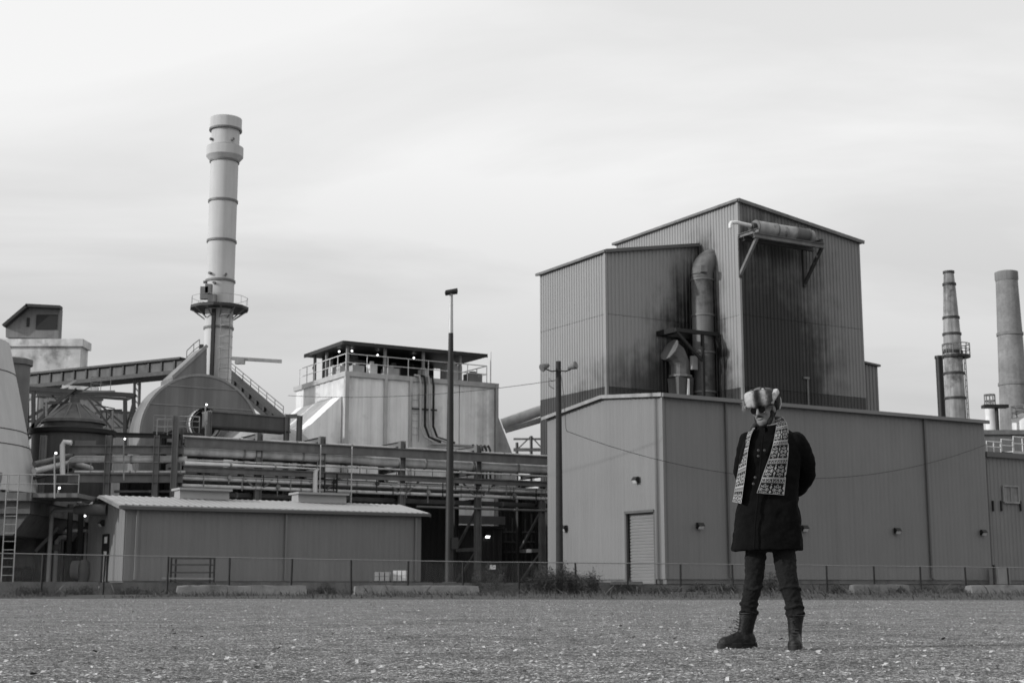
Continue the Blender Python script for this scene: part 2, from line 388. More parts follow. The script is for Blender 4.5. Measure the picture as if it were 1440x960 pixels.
# ---- annex (low gabled hall) --------------------------------------------------
O = at(937, 821, 66); O.z = 0
def W(a, b, z): return O+U*a+V*b+Z*z
def ab(p): d = Vector(p)-O; return d.dot(U), d.dot(V)
zE = hit(937, 557.5, O, U).z; aR = ab(hit(1389, 700, O, U))[0]; zER = hit(1385, 593, O, U).z
bB = ab(hit(770, 700, O, V))[1]; bR = ab(hit(850, 560, O, V))[1]; zR = hit(850, 559, O, V).z
zEB = hit(770, 589, O, V).z; zE = (zE+zER)/2
an = thing('sheet_metal_hall', 'low grey ribbed metal hall with roll-up door standing before the tall tower', 'building', W(aR/2, bB/2, YARD))
base = YARD+0.22
s1 = ab(hit(1022, 700, O, U))[0]; s2 = ab(hit(1303, 700, O, U))[0]
for (a0, a1) in ((0.03, s1), (s1, s2), (s2, aR)):
    MB().corr(W(a0, 0, 0), W(a1, 0, 0), base, base, zE-0.02, zE-0.02, -V, 0.31, 0.014).build('front_wall', 'sheet_annex', an, smooth=False)
# door wall, with the opening
dz = hit(900, 720.5, O, V).z; bd1 = ab(hit(881, 770, O, V))[1]; bd0 = ab(hit(920.5, 770, O, V))[1]
def ztop(b): return zE+(zR-zE)*b/bR if b < bR else zR+(zEB-zR)*(b-bR)/(bB-bR)
for (b0, b1, z0) in ((0.0, bd0, base), (bd0, bd1, dz), (bd1, bR, base), (bR, bB, base)):
    MB().corr(W(0, b0, 0), W(0, b1, 0), z0, z0, ztop(b0)-.02, ztop(b1)-.02, -U, 0.31, 0.022).build('gable_wall', 'sheet_annex', an, smooth=False)
MB().corr(W(aR, 0, 0), W(aR, bB, 0), base, base, zE-.02, zEB-.02, U, 0.31).build('gable_wall', 'sheet_annex', an, smooth=False)
MB().corr(W(0, bB, 0), W(aR, bB, 0), base, base, zEB-.02, zEB-.02, V, 0.31).build('rear_wall', 'sheet_annex', an, smooth=False)
MB().bar(W(-.05, -.02, base), W(-.05, -.02, zE-.05), .14, .14, U).build('corner_trim', 'sheet_annex', an, smooth=False)
m = MB(); m.fbox(W(.06, .06, YARD-.1), U*(aR-.12), V*.3, Z*.42); m.fbox(W(.06, .4, YARD-.1), U*.3, V*(bd0-.42), Z*.42); m.fbox(W(.06, bd1, YARD-.1), U*.3, V*(bB-bd1-.1), Z*.42); m.build('foundation', 'footing', an, smooth=False)
# roll-up door: slats are separate pieces
dr = MB(); dr.fbox(W(.22, bd0, YARD), U*.04, V*(bd1-bd0), Z*(dz-YARD)); dr = dr.build('roll_up_door', 'trim_light', an, smooth=False)
mat('door_slat', 0.165, 0.5, 0.06, 1); ns = 22; sh = (dz-YARD)/ns
for k in range(ns):
    m = MB(); z0 = YARD+k*sh; m.prism([W(.218, bd0+.02, z0+.012), W(.17, bd0+.02, z0+.03), W(.17, bd0+.02, z0+sh-.03), W(.218, bd0+.02, z0+sh-.008)], V*(bd1-bd0-.04)); m.build('slat', 'door_slat', dr, smooth=False)
m = MB(); m.bar(W(.02, bd1+.03, YARD), W(.02, bd1+.03, dz+.06), .14, .1, U); m.bar(W(.02, bd0-.03, YARD), W(.02, bd0-.03, dz+.06), .1, .1, U); m.bar(W(.0, bd0-.05, dz+.05), W(.0, bd1+.05, dz+.05), .16, .12); m.build('door_frame', 'trim_dark', an, smooth=False)
# roof + eave trim
for (b0, b1, z0, z1) in ((-.18, bR, zE-.01, zR), (bR, bB+.18, zR, zEB-.01)):
    m = MB(); m.box8([W(-.16, b0, z0), W(aR+.12, b0, z0), W(aR+.12, b1, z1), W(-.16, b1, z1), W(-.16, b0, z0+.09), W(aR+.12, b0, z0+.09), W(aR+.12, b1, z1+.09), W(-.16, b1, z1+.09)]); m.build('roof', 'roof_sheet', an, smooth=False)
MB().bar(W(-.2, -.24, zE+.0), W(aR+.15, -.24, zE+.0), .12, .18).build('eave_gutter', 'sheet_annex', an, smooth=False)
m = MB(); m.bar(W(-.21, -.17, zE+.02), W(-.21, bR, zR+.03), .08, .17); m.bar(W(-.21, bR, zR+.03), W(-.21, bB+.2, zEB+.02), .08, .17); m.build('verge_trim', 'galv_dull', an, smooth=False)
for s_ in (s1, s2):
    m = MB(); m.bar(W(s_, -.09, base+.1), W(s_, -.09, zE-.12), .1, .1, U); m.bar(W(s_, -.09, base+.1), W(s_+.05, -.34, base-.05), .09, .09); m.build('downspout', 'trim_dark', an, smooth=False)

def wall_lamp(p, out, label, lit=False):
    t = thing('wall_lamp', label, 'lamp', p, 'wall pack lamps'); side = Vector(out).cross(Z); out = Vector(out); h = MB()
    h.prism([p-side*.17+Z*.13, p-side*.17+Z*.13+out*.12, p-side*.17+out*.24-Z*.02, p-side*.17+out*.06-Z*.14, p-side*.17-Z*.14], side*.34); h.build('housing', 'steel_black', t, smooth=False)
    q = p+out*.165-Z*.105; m = MB(); m.bar(q-side*.14, q+side*.14, .03, .15, (out*.6+Z).normalized()); m.build('lens', 'lamp_lit' if lit else 'lens', t, smooth=False); return t
wall_lamp(hit(897.5, 674, O, V)-U*.06, -U, 'black wall lamp on the door wall, above the roll-up door')
wall_lamp(hit(796.5, 742, O, V)-U*.06, -U, 'black wall lamp on the door wall, beside the wooden utility pole')
wall_lamp(hit(982, 738.5, O, U)-V*.06, -V, 'black wall lamp on the long hall wall, next to the corner by the door')
wall_lamp(hit(1129, 742, O, U)-V*.06, -V, 'black wall lamp on the long hall wall, behind the standing man')
wall_lamp(hit(1259, 745.5, O, U)-V*.06, -V, 'black wall lamp on the long hall wall, between man and downpipe')
wall_lamp(hit(1380, 748, O, U)-V*.06, -V, 'black wall lamp on the long hall wall, at its joint with the side building')

# ---- tower -------------------------------------------------------------------
bM = bB+0.15
P_M = hit(1046, 575, W(0, bM, 0), U); aM, _ = ab(P_M); zM = hit(1045, 285.5, P_M, U).z
p = hit(1214, 470, P_M, U); aMR = ab(p)[0]; zMR = hit(1211, 343.5, P_M, U).z
bMB = ab(hit(867, 350, W(aM, bM, 0), V))[1]
bS = ab(hit(985, 420, W(aM, bM, 0), V))[1]
P_S = hit(853, 450, W(0, bS, 0), U); aS = ab(P_S)[0]; zS = hit(853, 356, P_S, U).z; zS2 = hit(985, 347.5, P_S, U).z
bSB = ab(hit(760, 500, W(aS, bS, 0), V))[1]
zBand = hit(853, 543, P_S, U).z; zSeam = hit(853, 441, P_S, U).z
sootS = []; sootM = []; sootL = []
def pt(px, py, q, d): return tuple(hit(px, py, q, d))
sootS = [(pt(962, 520, P_S, U), (3.4, 3.4, 5.6), .95), (pt(978, 440, P_S, U), (2.6, 2.6, 6.0), .9), (pt(935, 548, P_S, U), (6.0, 6.0, 2.8), .8)]
sootL = [(pt(1000, 530, W(aM, bM, 0), V), (2.0, 2.0, 5.0), .9), (pt(995, 440, W(aM, bM, 0), V), (1.3, 1.3, 5), .8)]
sootM = [(pt(1100, 520, P_M, U), (5.6, 5.6, 6.6), .93), (pt(1068, 455, P_M, U), (4.0, 4.0, 8.5), .82), (pt(1105, 400, P_M, U), (4.4, 4.4, 5.5), .55), (pt(1050, 540, P_M, U), (3.6, 3.6, 7.0), .88), (pt(1135, 520, P_M, U), (1.1, 1.1, 3.2), .55), (pt(1102, 352, P_M, U), (3.9, 3.9, 1.3), .6)]
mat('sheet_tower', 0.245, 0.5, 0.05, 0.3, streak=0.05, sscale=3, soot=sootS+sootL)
mat('sheet_tower_shaded', 0.175, 0.5, 0.05, 0.3, streak=0.06, sscale=3, soot=sootM)  # darker copy of sheet_tower, the front's shade put into its colour
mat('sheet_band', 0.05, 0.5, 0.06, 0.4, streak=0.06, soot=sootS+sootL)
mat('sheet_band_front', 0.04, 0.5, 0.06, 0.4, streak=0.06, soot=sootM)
tw = thing('tower_block', 'tall ribbed metal tower block with slanted roofs and soot-blackened duct corner', 'building', W((aS+aMR)/2, (bM+bMB)/2, YARD))
def tier(p, q, za0, zb0, z1a, z1b, out, names):
    # lower dark band, middle sheets, upper sheets, each butted with a 1 cm flashing gap
    up, band = names; lv = [(za0, zBand-.01, band), (zBand+.01, zSeam-.01, up)]
    for z0, z1, mm in lv: MB().corr(p, q, z0, z0, z1, z1, out, 0.27, 0.046).build('wall_panel', mm, tw, smooth=False)
    MB().corr(p, q, zSeam+.01, zSeam+.01, z1a, z1b, out, 0.27, 0.046).build('wall_panel', up, tw, smooth=False)
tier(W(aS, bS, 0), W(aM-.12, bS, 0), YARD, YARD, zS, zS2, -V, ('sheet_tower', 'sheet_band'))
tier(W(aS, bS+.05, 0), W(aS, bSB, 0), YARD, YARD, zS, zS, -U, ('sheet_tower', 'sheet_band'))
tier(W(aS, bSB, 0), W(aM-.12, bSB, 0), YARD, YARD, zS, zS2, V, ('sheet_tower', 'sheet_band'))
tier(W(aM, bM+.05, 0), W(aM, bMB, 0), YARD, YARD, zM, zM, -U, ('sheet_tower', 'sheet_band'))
tier(W(aM, bM, 0), W(aMR, bM, 0), YARD, YARD, zM, zMR, -V, ('sheet_tower_shaded', 'sheet_band_front'))
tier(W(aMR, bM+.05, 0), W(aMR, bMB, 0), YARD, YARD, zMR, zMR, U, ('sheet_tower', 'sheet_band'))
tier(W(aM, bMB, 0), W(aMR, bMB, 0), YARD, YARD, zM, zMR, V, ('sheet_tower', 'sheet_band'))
def roofslab(a0, b0, a1, b1, z0, z1, ov=.15):
    m = MB(); c = [W(a0-ov, b0-ov, z0), W(a1+(ov if a1 > aM else 0), b0-ov, z1), W(a1+(ov if a1 > aM else 0), b1+ov, z1), W(a0-ov, b1+ov, z0)]
    m.box8([x+Z*.01 for x in c]+[x+Z*.16 for x in c]); m.build('roof', 'trim_dark', tw, smooth=False)
roofslab(aS, bS, aM-.14, bSB, zS, zS2); roofslab(aM, bM, aMR, bMB, zM, zMR)
m = MB(); m.bar(W(aM-.2, bM-.2, zM+.08), W(aM-.2, bMB+.2, zM+.08), .1, .15); m.build('roof_trim', 'steel_mid', tw, smooth=False)
m = MB(); m.bar(W(aM-.16, bM-.22, zM+.08), W(aMR+.18, bM-.22, zMR+.08), .1, .2); m.build('roof_trim', 'steel_mid', tw, smooth=False)
m = MB(); m.bar(W(aS-.2, bS-.2, zS+.08), W(aS-.2, bSB+.2, zS+.08), .1, .15); m.build('roof_trim', 'steel_mid', tw, smooth=False)
m = MB(); m.bar(W(aS-.16, bS-.22, zS+.08), W(aM-.15, bS-.22, zS2+.08), .1, .2); m.build('roof_trim', 'trim_dark', tw, smooth=False)
m = MB(); m.bar(W(aM-.05, bM-.02, YARD), W(aM-.05, bM-.02, zM-.02), .16, .16, U); m.build('corner_trim', 'sheet_tower', tw, smooth=False)
m = MB(); m.bar(W(aS-.05, bS-.02, YARD), W(aS-.05, bS-.02, zS-.02), .16, .16, U); m.build('corner_trim', 'sheet_tower', tw, smooth=False)
# stair enclosure set back on the right flank
pr = hit(1235, 545, W(0, bM+2.2, 0), U); aX = ab(pr)[0]; zX = hit(1233, 516, pr, U).z
m = MB(); m.corr(W(aMR+.14, bM+2.2, 0), W(aX, bM+2.2, 0), zBand-1.2, zBand-1.2, zX+.3, zX, -V, 0.3, .05); m.build('stair_wall', 'sheet_annex', tw, smooth=False)
m = MB(); m.corr(W(aMR+.14, bM+2.2, 0), W(aX, bM+2.2, 0), YARD, YARD, zBand-1.22, zBand-1.22, -V, 0.3, .05); m.build('stair_wall', 'sheet_band_front', tw, smooth=False)
m = MB(); m.corr(W(aX, bM+2.2, 0), W(aX, bM+7, 0), YARD, YARD, zX, zX, U, 0.3, .05); m.build('stair_wall', 'sheet_annex', tw, smooth=False)
m = MB(); c = [W(aMR+.13, bM+2.0, zX+.32), W(aX+.12, bM+2.0, zX+.02), W(aX+.12, bM+7, zX+.02), W(aMR+.13, bM+7, zX+.32)]; m.box8(c+[x+Z*.12 for x in c]); m.build('stair_roof', 'trim_dark', tw, smooth=False)
# conduit up the front
pc = hit(1135, 555, P_M, U)-V*.1; m = MB(); m.tube(Vector((pc.x, pc.y, zE)), pc+Z*1.0, .05, n=8); m.bar(pc+Z*1.0-U*.3, pc+Z*1.0+U*.1, .12, .12); m.build('conduit', 'steel_mid', tw)

# ---- big elbow duct in the corner, box duct, silencer --------------------------
mat('duct_metal', 0.135, 0.75, 0.2, 0.8, streak=0.4, dirt=0.6, soot=[(tuple(W(aM-1, bM+2.7, 11.0)), (2.2, 2.2, 4.0), .6), (tuple(W(aM-.1, bM+2.7, 15)), (1.2, 1.2, 6), .6)])
bD = bM+2.75; pd = hit(989, 470, W(0, bD, 0), U); aD = ab(pd)[0]; rD = 0.66
zt = hit(989, 388, pd, U).z; zroof = zE+.2
ed = thing('elbow_duct', 'round metal exhaust duct rising in the tower corner and elbowing into the wall', 'duct', W(aD, bD, zroof))
m = MB(); m.tube(W(aD, bD, zroof), W(aD, bD, zt), rD, n=24); m.build('riser', 'duct_metal', ed)
zc = [W(aD, bD, zt-.02)]
for k in range(1, 7):
    an_ = R(78)*k/6; zc.append(W(aD+1.15*(1-math.cos(an_)), bD, zt+1.15*math.sin(an_)))
m = MB(); m.path(zc, [rD]*6+[rD*1.02], 24, True); m.build('elbow', 'duct_metal', ed, ang=18)
m = MB(); q = zc[-1]; m.fbox(Vector((q.x, q.y, q.z-.85))-V*.85+U*.02, U*.14, V*1.7, Z*1.6); m.build('flange', 'steel_black', ed, smooth=False)
m = MB()
for f in (0.25, 0.5, .74, .97): zz_ = zroof+(zt-zroof)*f; MB().lathe(W(aD, bD, zz_), [(rD+.002, -.05), (rD+.05, -.05), (rD+.05, .05), (rD+.002, .05)], 24, False).build('seam_band', 'steel_mid', ed)
m = MB(); q = W(aD-.35, bD-.55, zt+.25); m.bar(q, q+(-V*.25-U*.1), .4, .4); m.build('inspection_hatch', 'duct_metal', ed, smooth=False)
# platform round it
zp = hit(980, 474, pd, U).z; a0, a1 = ab(hit(949, 474, W(0, bD-.8, 0), U))[0], ab(hit(1009, 474, W(0, bD-.8, 0), U))[0]
pf = thing('duct_platform', 'dark steel service platform clamped round the elbow duct', 'platform', W((a0+a1)/2, bD, zp))
m = MB(); m.fbox(W(a0, bD-.95, zp), U*(a1-a0), V*.23, Z*.22); m.fbox(W(a0, bD+.7, zp), U*(a1-a0), V*.28, Z*.3); m.fbox(W(a0, bD-.7, zp), U*.5, V*1.38, Z*.3); m.fbox(W(aD+.72, bD-.7, zp), U*(a1-aD-.72), V*1.38, Z*.29); m.build('deck', 'steel_black', pf, smooth=False)
m = MB()
for (x0, x1) in ((a0+.1, aD-.75), (a1-.15, aD+.75)): m.bar(W(x0, bD-.85, zp), W(x1, bD-.85, zp-1.6), .14); m.bar(W(x1, bD-.85, zp-.02), W(x1, bD-.85, zroof), .16, .16, U)
m.build('brace', 'steel_black', pf, smooth=False)
# box duct (fan transition)
bX = bM+2.35; q0 = hit(935, 500, W(0, bX, 0), U); A0_ = ab(q0)[0]; A1_ = ab(hit(970, 500, W(0, bX, 0), U))[0]; zA = hit(940, 488, q0, U).z; zB_ = hit(950, 530, q0, U).z
bd = thing('box_duct', 'boxy dented metal fan duct standing on the hall roof beside the round duct', 'duct', W((A0_+A1_)/2, bX, zroof))
kx = lambda px, py, b=.75: hit(px, py, W(0, bX+b, 0), U)
MB().path([kx(957, 529), kx(956.5, 512), kx(951, 499), kx(942, 492)], [.60, .60, .62, .66], 10).build('hood', 'duct_metal', bd, ang=20)
MB().path([kx(942.3, 492.3), kx(941.2, 491.4)], [.74, .74], 10).build('hood_rim', 'steel_mid', bd, ang=20)
MB().path([kx(957, 531), kx(957, 528)], [.72, .72], 10).build('flange', 'steel_mid', bd, ang=20)
c_ = kx(957, 531); zq = c_.z-.02; A = lambda du, dv, z: Vector((c_.x, c_.y, z))+U*du+V*dv
m = MB(); m.box8([A(-.42, -.35, zroof), A(.48, -.35, zroof), A(.48, .4, zroof), A(-.42, .4, zroof), A(-.55, -.55, zq), A(.55, -.55, zq), A(.55, .55, zq), A(-.55, .55, zq)]); m.build('hopper', 'duct_metal', bd, smooth=False)
m = MB(); m.fbox(A(.28, -.78, zq+.45), U*.42, V*.2, Z*.8); m.build('access_panel', 'galv_dull', bd, smooth=False)
m = MB(); m.prism([A(-.1, -.46, zroof), A(.22, -.46, zroof), A(.14, -.62, zq-.1), A(.04, -.62, zq-.1)], -V*.06); m.build('spout', 'white_paint', bd, smooth=False)
# silencer on its bracket
bQ = bM-1.25; s0 = hit(1058, 321, W(0, bQ, 0), U); s1_ = hit(1141, 331, W(0, bQ, 0), U); zs = (s0.z+s1_.z)/2; ss0 = Vector((s0.x, s0.y, zs)); ss1 = Vector((s1_.x, s1_.y, zs)); rS = .42
sl = thing('silencer', 'rust-blotched steam silencer drum lying on a bracket high on the tower', 'silencer', (ss0+ss1)/2-Z*rS)
mat('silencer_skin', 0.27, 0.5, 0.35, 1.6, streak=0.4, dirt=0.85, fine=.1)
for k, (f0, f1, rr, mm) in enumerate(((.05, .38, rS, 'silencer_skin'), (.385, .70, rS*.98, 'silencer_skin'), (.705, .93, rS*.99, 'steel_brown'), (.935, 1.0, rS*.9, 'galv_dull'))):
    MB().tube(ss0.lerp(ss1, f0), ss0.lerp(ss1, f1), rr, n=20).build('drum_section', mm, sl)
m = MB()
for f in (.05, .38, .7, .93): m.tube(ss0.lerp(ss1, f)-U*.04, ss0.lerp(ss1, f)+U*.04, rS*1.05, n=20)
m.build('hoop', 'steel_mid', sl)
MB().tube(ss0-U*.1, ss0.lerp(ss1, .06), rS*.62, n=16).build('inlet', 'steel_dark', sl)
e_ = hit(1027, 325, W(0, bQ, 0), U); e_ = Vector((e_.x, e_.y, zs+.06)); m = MB(); m.path([ss0-U*.05+Z*.06, e_+U*.5+Z*.06, e_+U*.1, e_-Z*.12-V*.02, e_-Z*.35-V*.0], .11, 10); m.build('tail_pipe', 'white_paint', sl)
br = thing('silencer_bracket', 'dark steel bracket frame carrying the silencer on the tower wall', 'bracket', (ss0+ss1)/2-Z*2)
zbk = zs-rS-.2; g0 = hit(1053, 340, W(0, bQ, 0), U); g1 = hit(1151, 350, W(0, bQ, 0), U); ga, gb = ab(g0)[0], ab(g1)[0]
MB().ibeam(W(ga, bQ-.45, zbk), W(gb, bQ-.45, zbk), .22, .28).build('front_beam', 'steel_mid', br, smooth=False)
MB().ibeam(W(ga, bQ+.45, zbk), W(gb, bQ+.45, zbk), .22, .28).build('rear_beam', 'steel_dark', br, smooth=False)
for x in (ga+.25, gb-.15):
    MB().ibeam(W(x, bQ-.6, zbk+.29), W(x, bM-.06, zbk+.29), .2, .24).build('arm', 'steel_mid', br, smooth=False)
    MB().bar(W(x, bQ-.45, zbk-.1), W(x-.0, bM-.12, zbk-2.0), .17, .17).build('diagonal_brace', 'steel_mid' if x < gb-1 else 'steel_dark', br, smooth=False)
    MB().bar(W(x, bM-.12, zbk-2.2), W(x, bM-.12, zbk+.3), .18, .1, V).build('wall_plate', 'steel_dark', br, smooth=False)

# ---- plain side building on the right -----------------------------------------
pS = W(aR+.12, .25, 0); zT = hit(1400, 641, pS, U).z
sb = thing('side_building', 'plain dark grey metal building with a small window beside the long hall', 'building', pS+U*6+V*4+Z*YARD)
MB().corr(pS, pS+U*14, base, base, zT, zT, -V, .31, .03).build('front_wall', 'sheet_shed', sb, smooth=False)
m = MB(); m.fbox(pS+V*.3+Z*YARD, U*14, V*8, Z*(zT-YARD-.02)); m.build('core', 'trim_dark', sb, smooth=False)
MB().bar(pS-V*.2+Z*(zT+.05), pS-V*.2+U*14+Z*(zT+.05), .12, .28).build('parapet_trim', 'trim_dark', sb, smooth=False)
MB().bar(pS-V*.08+U*.1+Z*base, pS-V*.08+U*.1+Z*(zT-.1), .08, .08, U).build('joint_trim', 'trim_dark', sb, smooth=False)
m = MB(); m.fbox(pS+V*.02+Z*(YARD-.1), U*14, V*.28, Z*.34); m.build('foundation', 'footing', sb, smooth=False)
w0 = hit(1410, 705, pS, U); w1 = hit(1430, 684, pS, U); ww = (w1-w0).dot(U); wh = w1.z-w0.z
fr = MB(); q = w0-V*.08
fr.bar(q-Z*.04, q+U*ww-Z*.04, .14, .09); fr.bar(q+Z*wh, q+U*ww+Z*wh, .1, .08); fr.bar(q, q+Z*wh, .08, .1, U); fr.bar(q+U*ww, q+U*ww+Z*wh, .08, .1, U); fr.bar(q+U*ww*.5, q+U*ww*.5+Z*wh, .07, .07, U)
wd = fr.build('window', 'galv_dull', sb, smooth=False)
mat('curtain', 0.2, .8, .25, 3, streak=.4, sscale=9)
for k in range(2): MB().fbox(q+U*(ww*.5*k+.03)+V*.02, U*(ww*.5-.06), V*.015, Z*wh).build('pane', 'curtain' if k else 'curtain', wd, smooth=False)
for px in (1395, 1406.5, 1433.5):
    q = hit(px, 711, pS, U)-V*.07; MB().bar(q-Z*.28, q+Z*.28, .1, .09, U).build('wall_bracket', 'steel_black', sb, smooth=False)
# electrical cabinet by its foot
q = hit(1398, 820, pS-V*.9, U); q.z = YARD; c1 = hit(1420, 800, pS-V*.9, U); dw = (c1-q).dot(U); dh = c1.z-YARD+.12
cb_ = thing('electrical_cabinet', 'grey electrical cabinet standing at the foot of the side building', 'cabinet', q+U*dw/2)
MB().fbox(q+U*dw*.18, U*dw*.82, V*.5, Z*dh).build('body', 'galv_dull', cb_, smooth=False)
MB().fbox(q+U*dw*.24-V*.03, U*dw*.7, V*.028, Z*(dh-.1)).build('door', 'galv_dull', cb_, smooth=False)
MB().bar(q+U*.04, q+U*.04+Z*(dh+.1), .1, .1, U).build('post', 'steel_black', cb_, smooth=False)
# roof clutter
for k, (px0, px1, py0, py1, mm, lb) in enumerate(((1388, 1407, 628, 638, 'white_paint', 'pale roof unit at the corner of the side building roof'), (1409, 1424, 626, 638, 'steel_dark', 'dark roof unit between two pale ones on the side building'), (1426, 1450, 624, 638, 'galv', 'long metal roof unit on the side building, by the brick chimney'))):
    q = hit(px0, py1, pS+V*2.5, U); c1 = hit(px1, py0, pS+V*2.5, U); t = thing('roof_unit', lb, 'roof unit', Vector((q.x, q.y, zT)), 'roof units on the side building')
    q.z = zT; d = (c1-q).dot(U); h = c1.z-zT; MB().fbox(q, U*d, V*1.2, Z*h*.6).build('casing', mm, t, smooth=False)
    m = MB(); railing(m, [q+Z*h*.6, q+U*d+Z*h*.6], h*.7, .7, .03); m.build('pipe_rail', 'white_paint', t)
    MB().bar(q-V*.06+U*.1+Z*h*.3, q-V*.06+U*(d-.1)+Z*h*.3, .06, h*.25).build('louvre', 'steel_black', t, smooth=False)

# ---- shed in front --------------------------------------------------------------
S0 = at(172, 815, 60.5); S0.z = 0
def SW(a, b, z): return S0+U*a+V*b+Z*z
def sab(p): d = Vector(p)-S0; return d.dot(U), d.dot(V)
aE = sab(hit(593, 760, S0, U))[0]; zSE = hit(172, 710.5, S0, U).z; bW = 6.0
zRg = hit(149, 698.5, SW(0, bW/2, 0), U).z
sh_ = thing('metal_shed', 'long low grey metal shed with pale ribbed roof and two ridge vents', 'shed', SW(aE/2, bW/2, YARD))
sbse = YARD+.12; ah = sab(hit(401, 760, S0, U))[0]
for (x0, x1) in ((.06, ah), (ah, aE-.06)): MB().corr(SW(x0, 0, 0), SW(x1, 0, 0), sbse, sbse, zSE-.03, zSE-.03, -V, .27, .014).build('front_wall', 'sheet_shed', sh_, smooth=False)
for x, out in ((0, -U), (aE, U)):
    for (b0, b1, z0, z1) in ((.05, bW/2, zSE, zRg), (bW/2, bW-.05, zRg, zSE)): MB().corr(SW(x, b0, 0), SW(x, b1, 0), sbse, sbse, z0-.03, z1-.03, out, .27, .03).build('gable_wall', 'sheet_shed', sh_, smooth=False)
MB().corr(SW(.06, bW, 0), SW(aE-.06, bW, 0), sbse, sbse, zSE-.03, zSE-.03, V, .27, .03).build('rear_wall', 'sheet_shed', sh_, smooth=False)
m = MB(); m.fbox(SW(.05, .05, YARD-.1), U*(aE-.1), V*(bW-.1), Z*.3); m.build('foundation', 'footing', sh_, smooth=False)
for sgn in (0, 1):                                                   # ribbed roof sheets
    m = MB(); n_ = round((aE+.6)/.3); b0, b1 = (-.25, bW/2) if sgn == 0 else (bW+.25, bW/2); z0 = zSE-.25*(zRg-zSE)/(bW/2)+.02
    k0 = len(m.v); st = []
    for i in range(n_):
        for fr_, o_ in ((0, 0), (.62, 0), (.7, .022), (.92, .022)): st.append((-.3+(aE+.6)*(i+fr_)/n_, o_))
    st.append((aE+.3, 0))
    for x, o_ in st: m.v += [SW(x, b0, z0+o_+.05), SW(x, b1, zRg+o_+.07)]
    for i in range(len(st)-1): a = 2*i; m.f.append((a, a+2, a+3, a+1) if sgn == 0 else (a, a+1, a+3, a+2))
    m.box8([SW(-.3, b0, z0), SW(aE+.3, b0, z0), SW(aE+.3, b1, zRg+.02), SW(-.3, b1, zRg+.02), SW(-.3, b0, z0+.045), SW(aE+.3, b0, z0+.045), SW(aE+.3, b1, zRg+.065), SW(-.3, b1, zRg+.065)])
    m.build('roof', 'roof_sheet', sh_, smooth=False)
MB().bar(SW(-.32, -.29, zSE-.1), SW(aE+.3, -.29, zSE-.06), .09, .12).build('eave_gutter', 'trim_dark', sh_, smooth=False)
for x in (-.33, aE+.33):
    m = MB(); dzr = (zRg-zSE)/(bW/2)*.27; m.bar(SW(x, -.25, zSE-dzr-.03), SW(x, bW/2, zRg-.0), .05, .14); m.bar(SW(x, bW/2, zRg-.0), SW(x, bW+.25, zSE-dzr-.03), .05, .14); m.build('barge_trim', 'sheet_shed', sh_, smooth=False)
for x in (.5, ah, aE-.35):
    MB().bar(SW(x, -.09, sbse+.05), SW(x, -.09, zSE-.18), .1, .1, U).build('downspout', 'sheet_shed', sh_, smooth=False)
for (p0, p1) in ((249, 318), (415, 482)):
    x0 = sab(hit(p0, 695, SW(0, bW/2, 0), U))[0]; x1 = sab(hit(p1, 700, SW(0, bW/2, 0), U))[0]
    v_ = MB(); v_.box8([SW(x0, bW/2-.45, zRg+.02), SW(x1, bW/2-.45, zRg+.02), SW(x1, bW/2+.45, zRg+.02), SW(x0, bW/2+.45, zRg+.02), SW(x0, bW/2-.38, zRg+.42), SW(x1, bW/2-.38, zRg+.42), SW(x1, bW/2+.38, zRg+.42), SW(x0, bW/2+.38, zRg+.42)])
    vo = v_.build('ridge_vent', 'roof_sheet', sh_, smooth=False)
    MB().fbox(SW(x0-.08, bW/2-.62, zRg+.40), U*(x1-x0+.16), V*1.24, Z*.1).build('vent_cap', 'roof_sheet', vo, smooth=False)
# gable door
d0 = sab(hit(153, 790, S0, V))[1]; d1 = d0+.95
gd = MB(); gd.fbox(SW(-.08, d0, YARD+.05), U*.05, V*(d1-d0), Z*2.1); gd = gd.build('door', 'steel_black', sh_, smooth=False)
MB().fbox(SW(-.1, d0+.12, YARD+.1), U*.018, V*.42, Z*1.3).build('door_panel', 'white_paint', gd, smooth=False)
MB().fbox(SW(-.1, d0+.12, YARD+1.75), U*.018, V*.42, Z*.28).build('door_light', 'white_paint', gd, smooth=False)
wall_lamp(SW(-.05, d0+1.0, zSE-.6), -U, 'small black lamp on the shed gable under the fat insulated pipe')
wall_lamp(SW(aE+.05, .8, zSE-.55), U, 'small lamp on the end wall of the shed by the lamp pole', True)
# fat insulated pipe out of the gable
q = SW(-.02, bW/2-.2, zSE-.05); ip = thing('insulated_pipe', 'fat lagged pipe coming out of the shed gable and thinning to the left', 'pipe', q-U*2)
LG = Vector((-1, .12, 0)).normalized()
MB().path([q, q+LG*.75, q+LG*1.1], [.25, .26, .2], 14).build('lagging', 'steel_mid', ip)
MB().path([q+LG*1.05, q+LG*1.5], [.2, .18], 12).build('sleeve', 'steel_mid', ip)
MB().path([q+LG*1.45, q+LG*2.4, q+LG*2.55-Z*.15, q+LG*2.55-Z*3.2], .10, 10).build('pipe', 'galv_dull', ip)
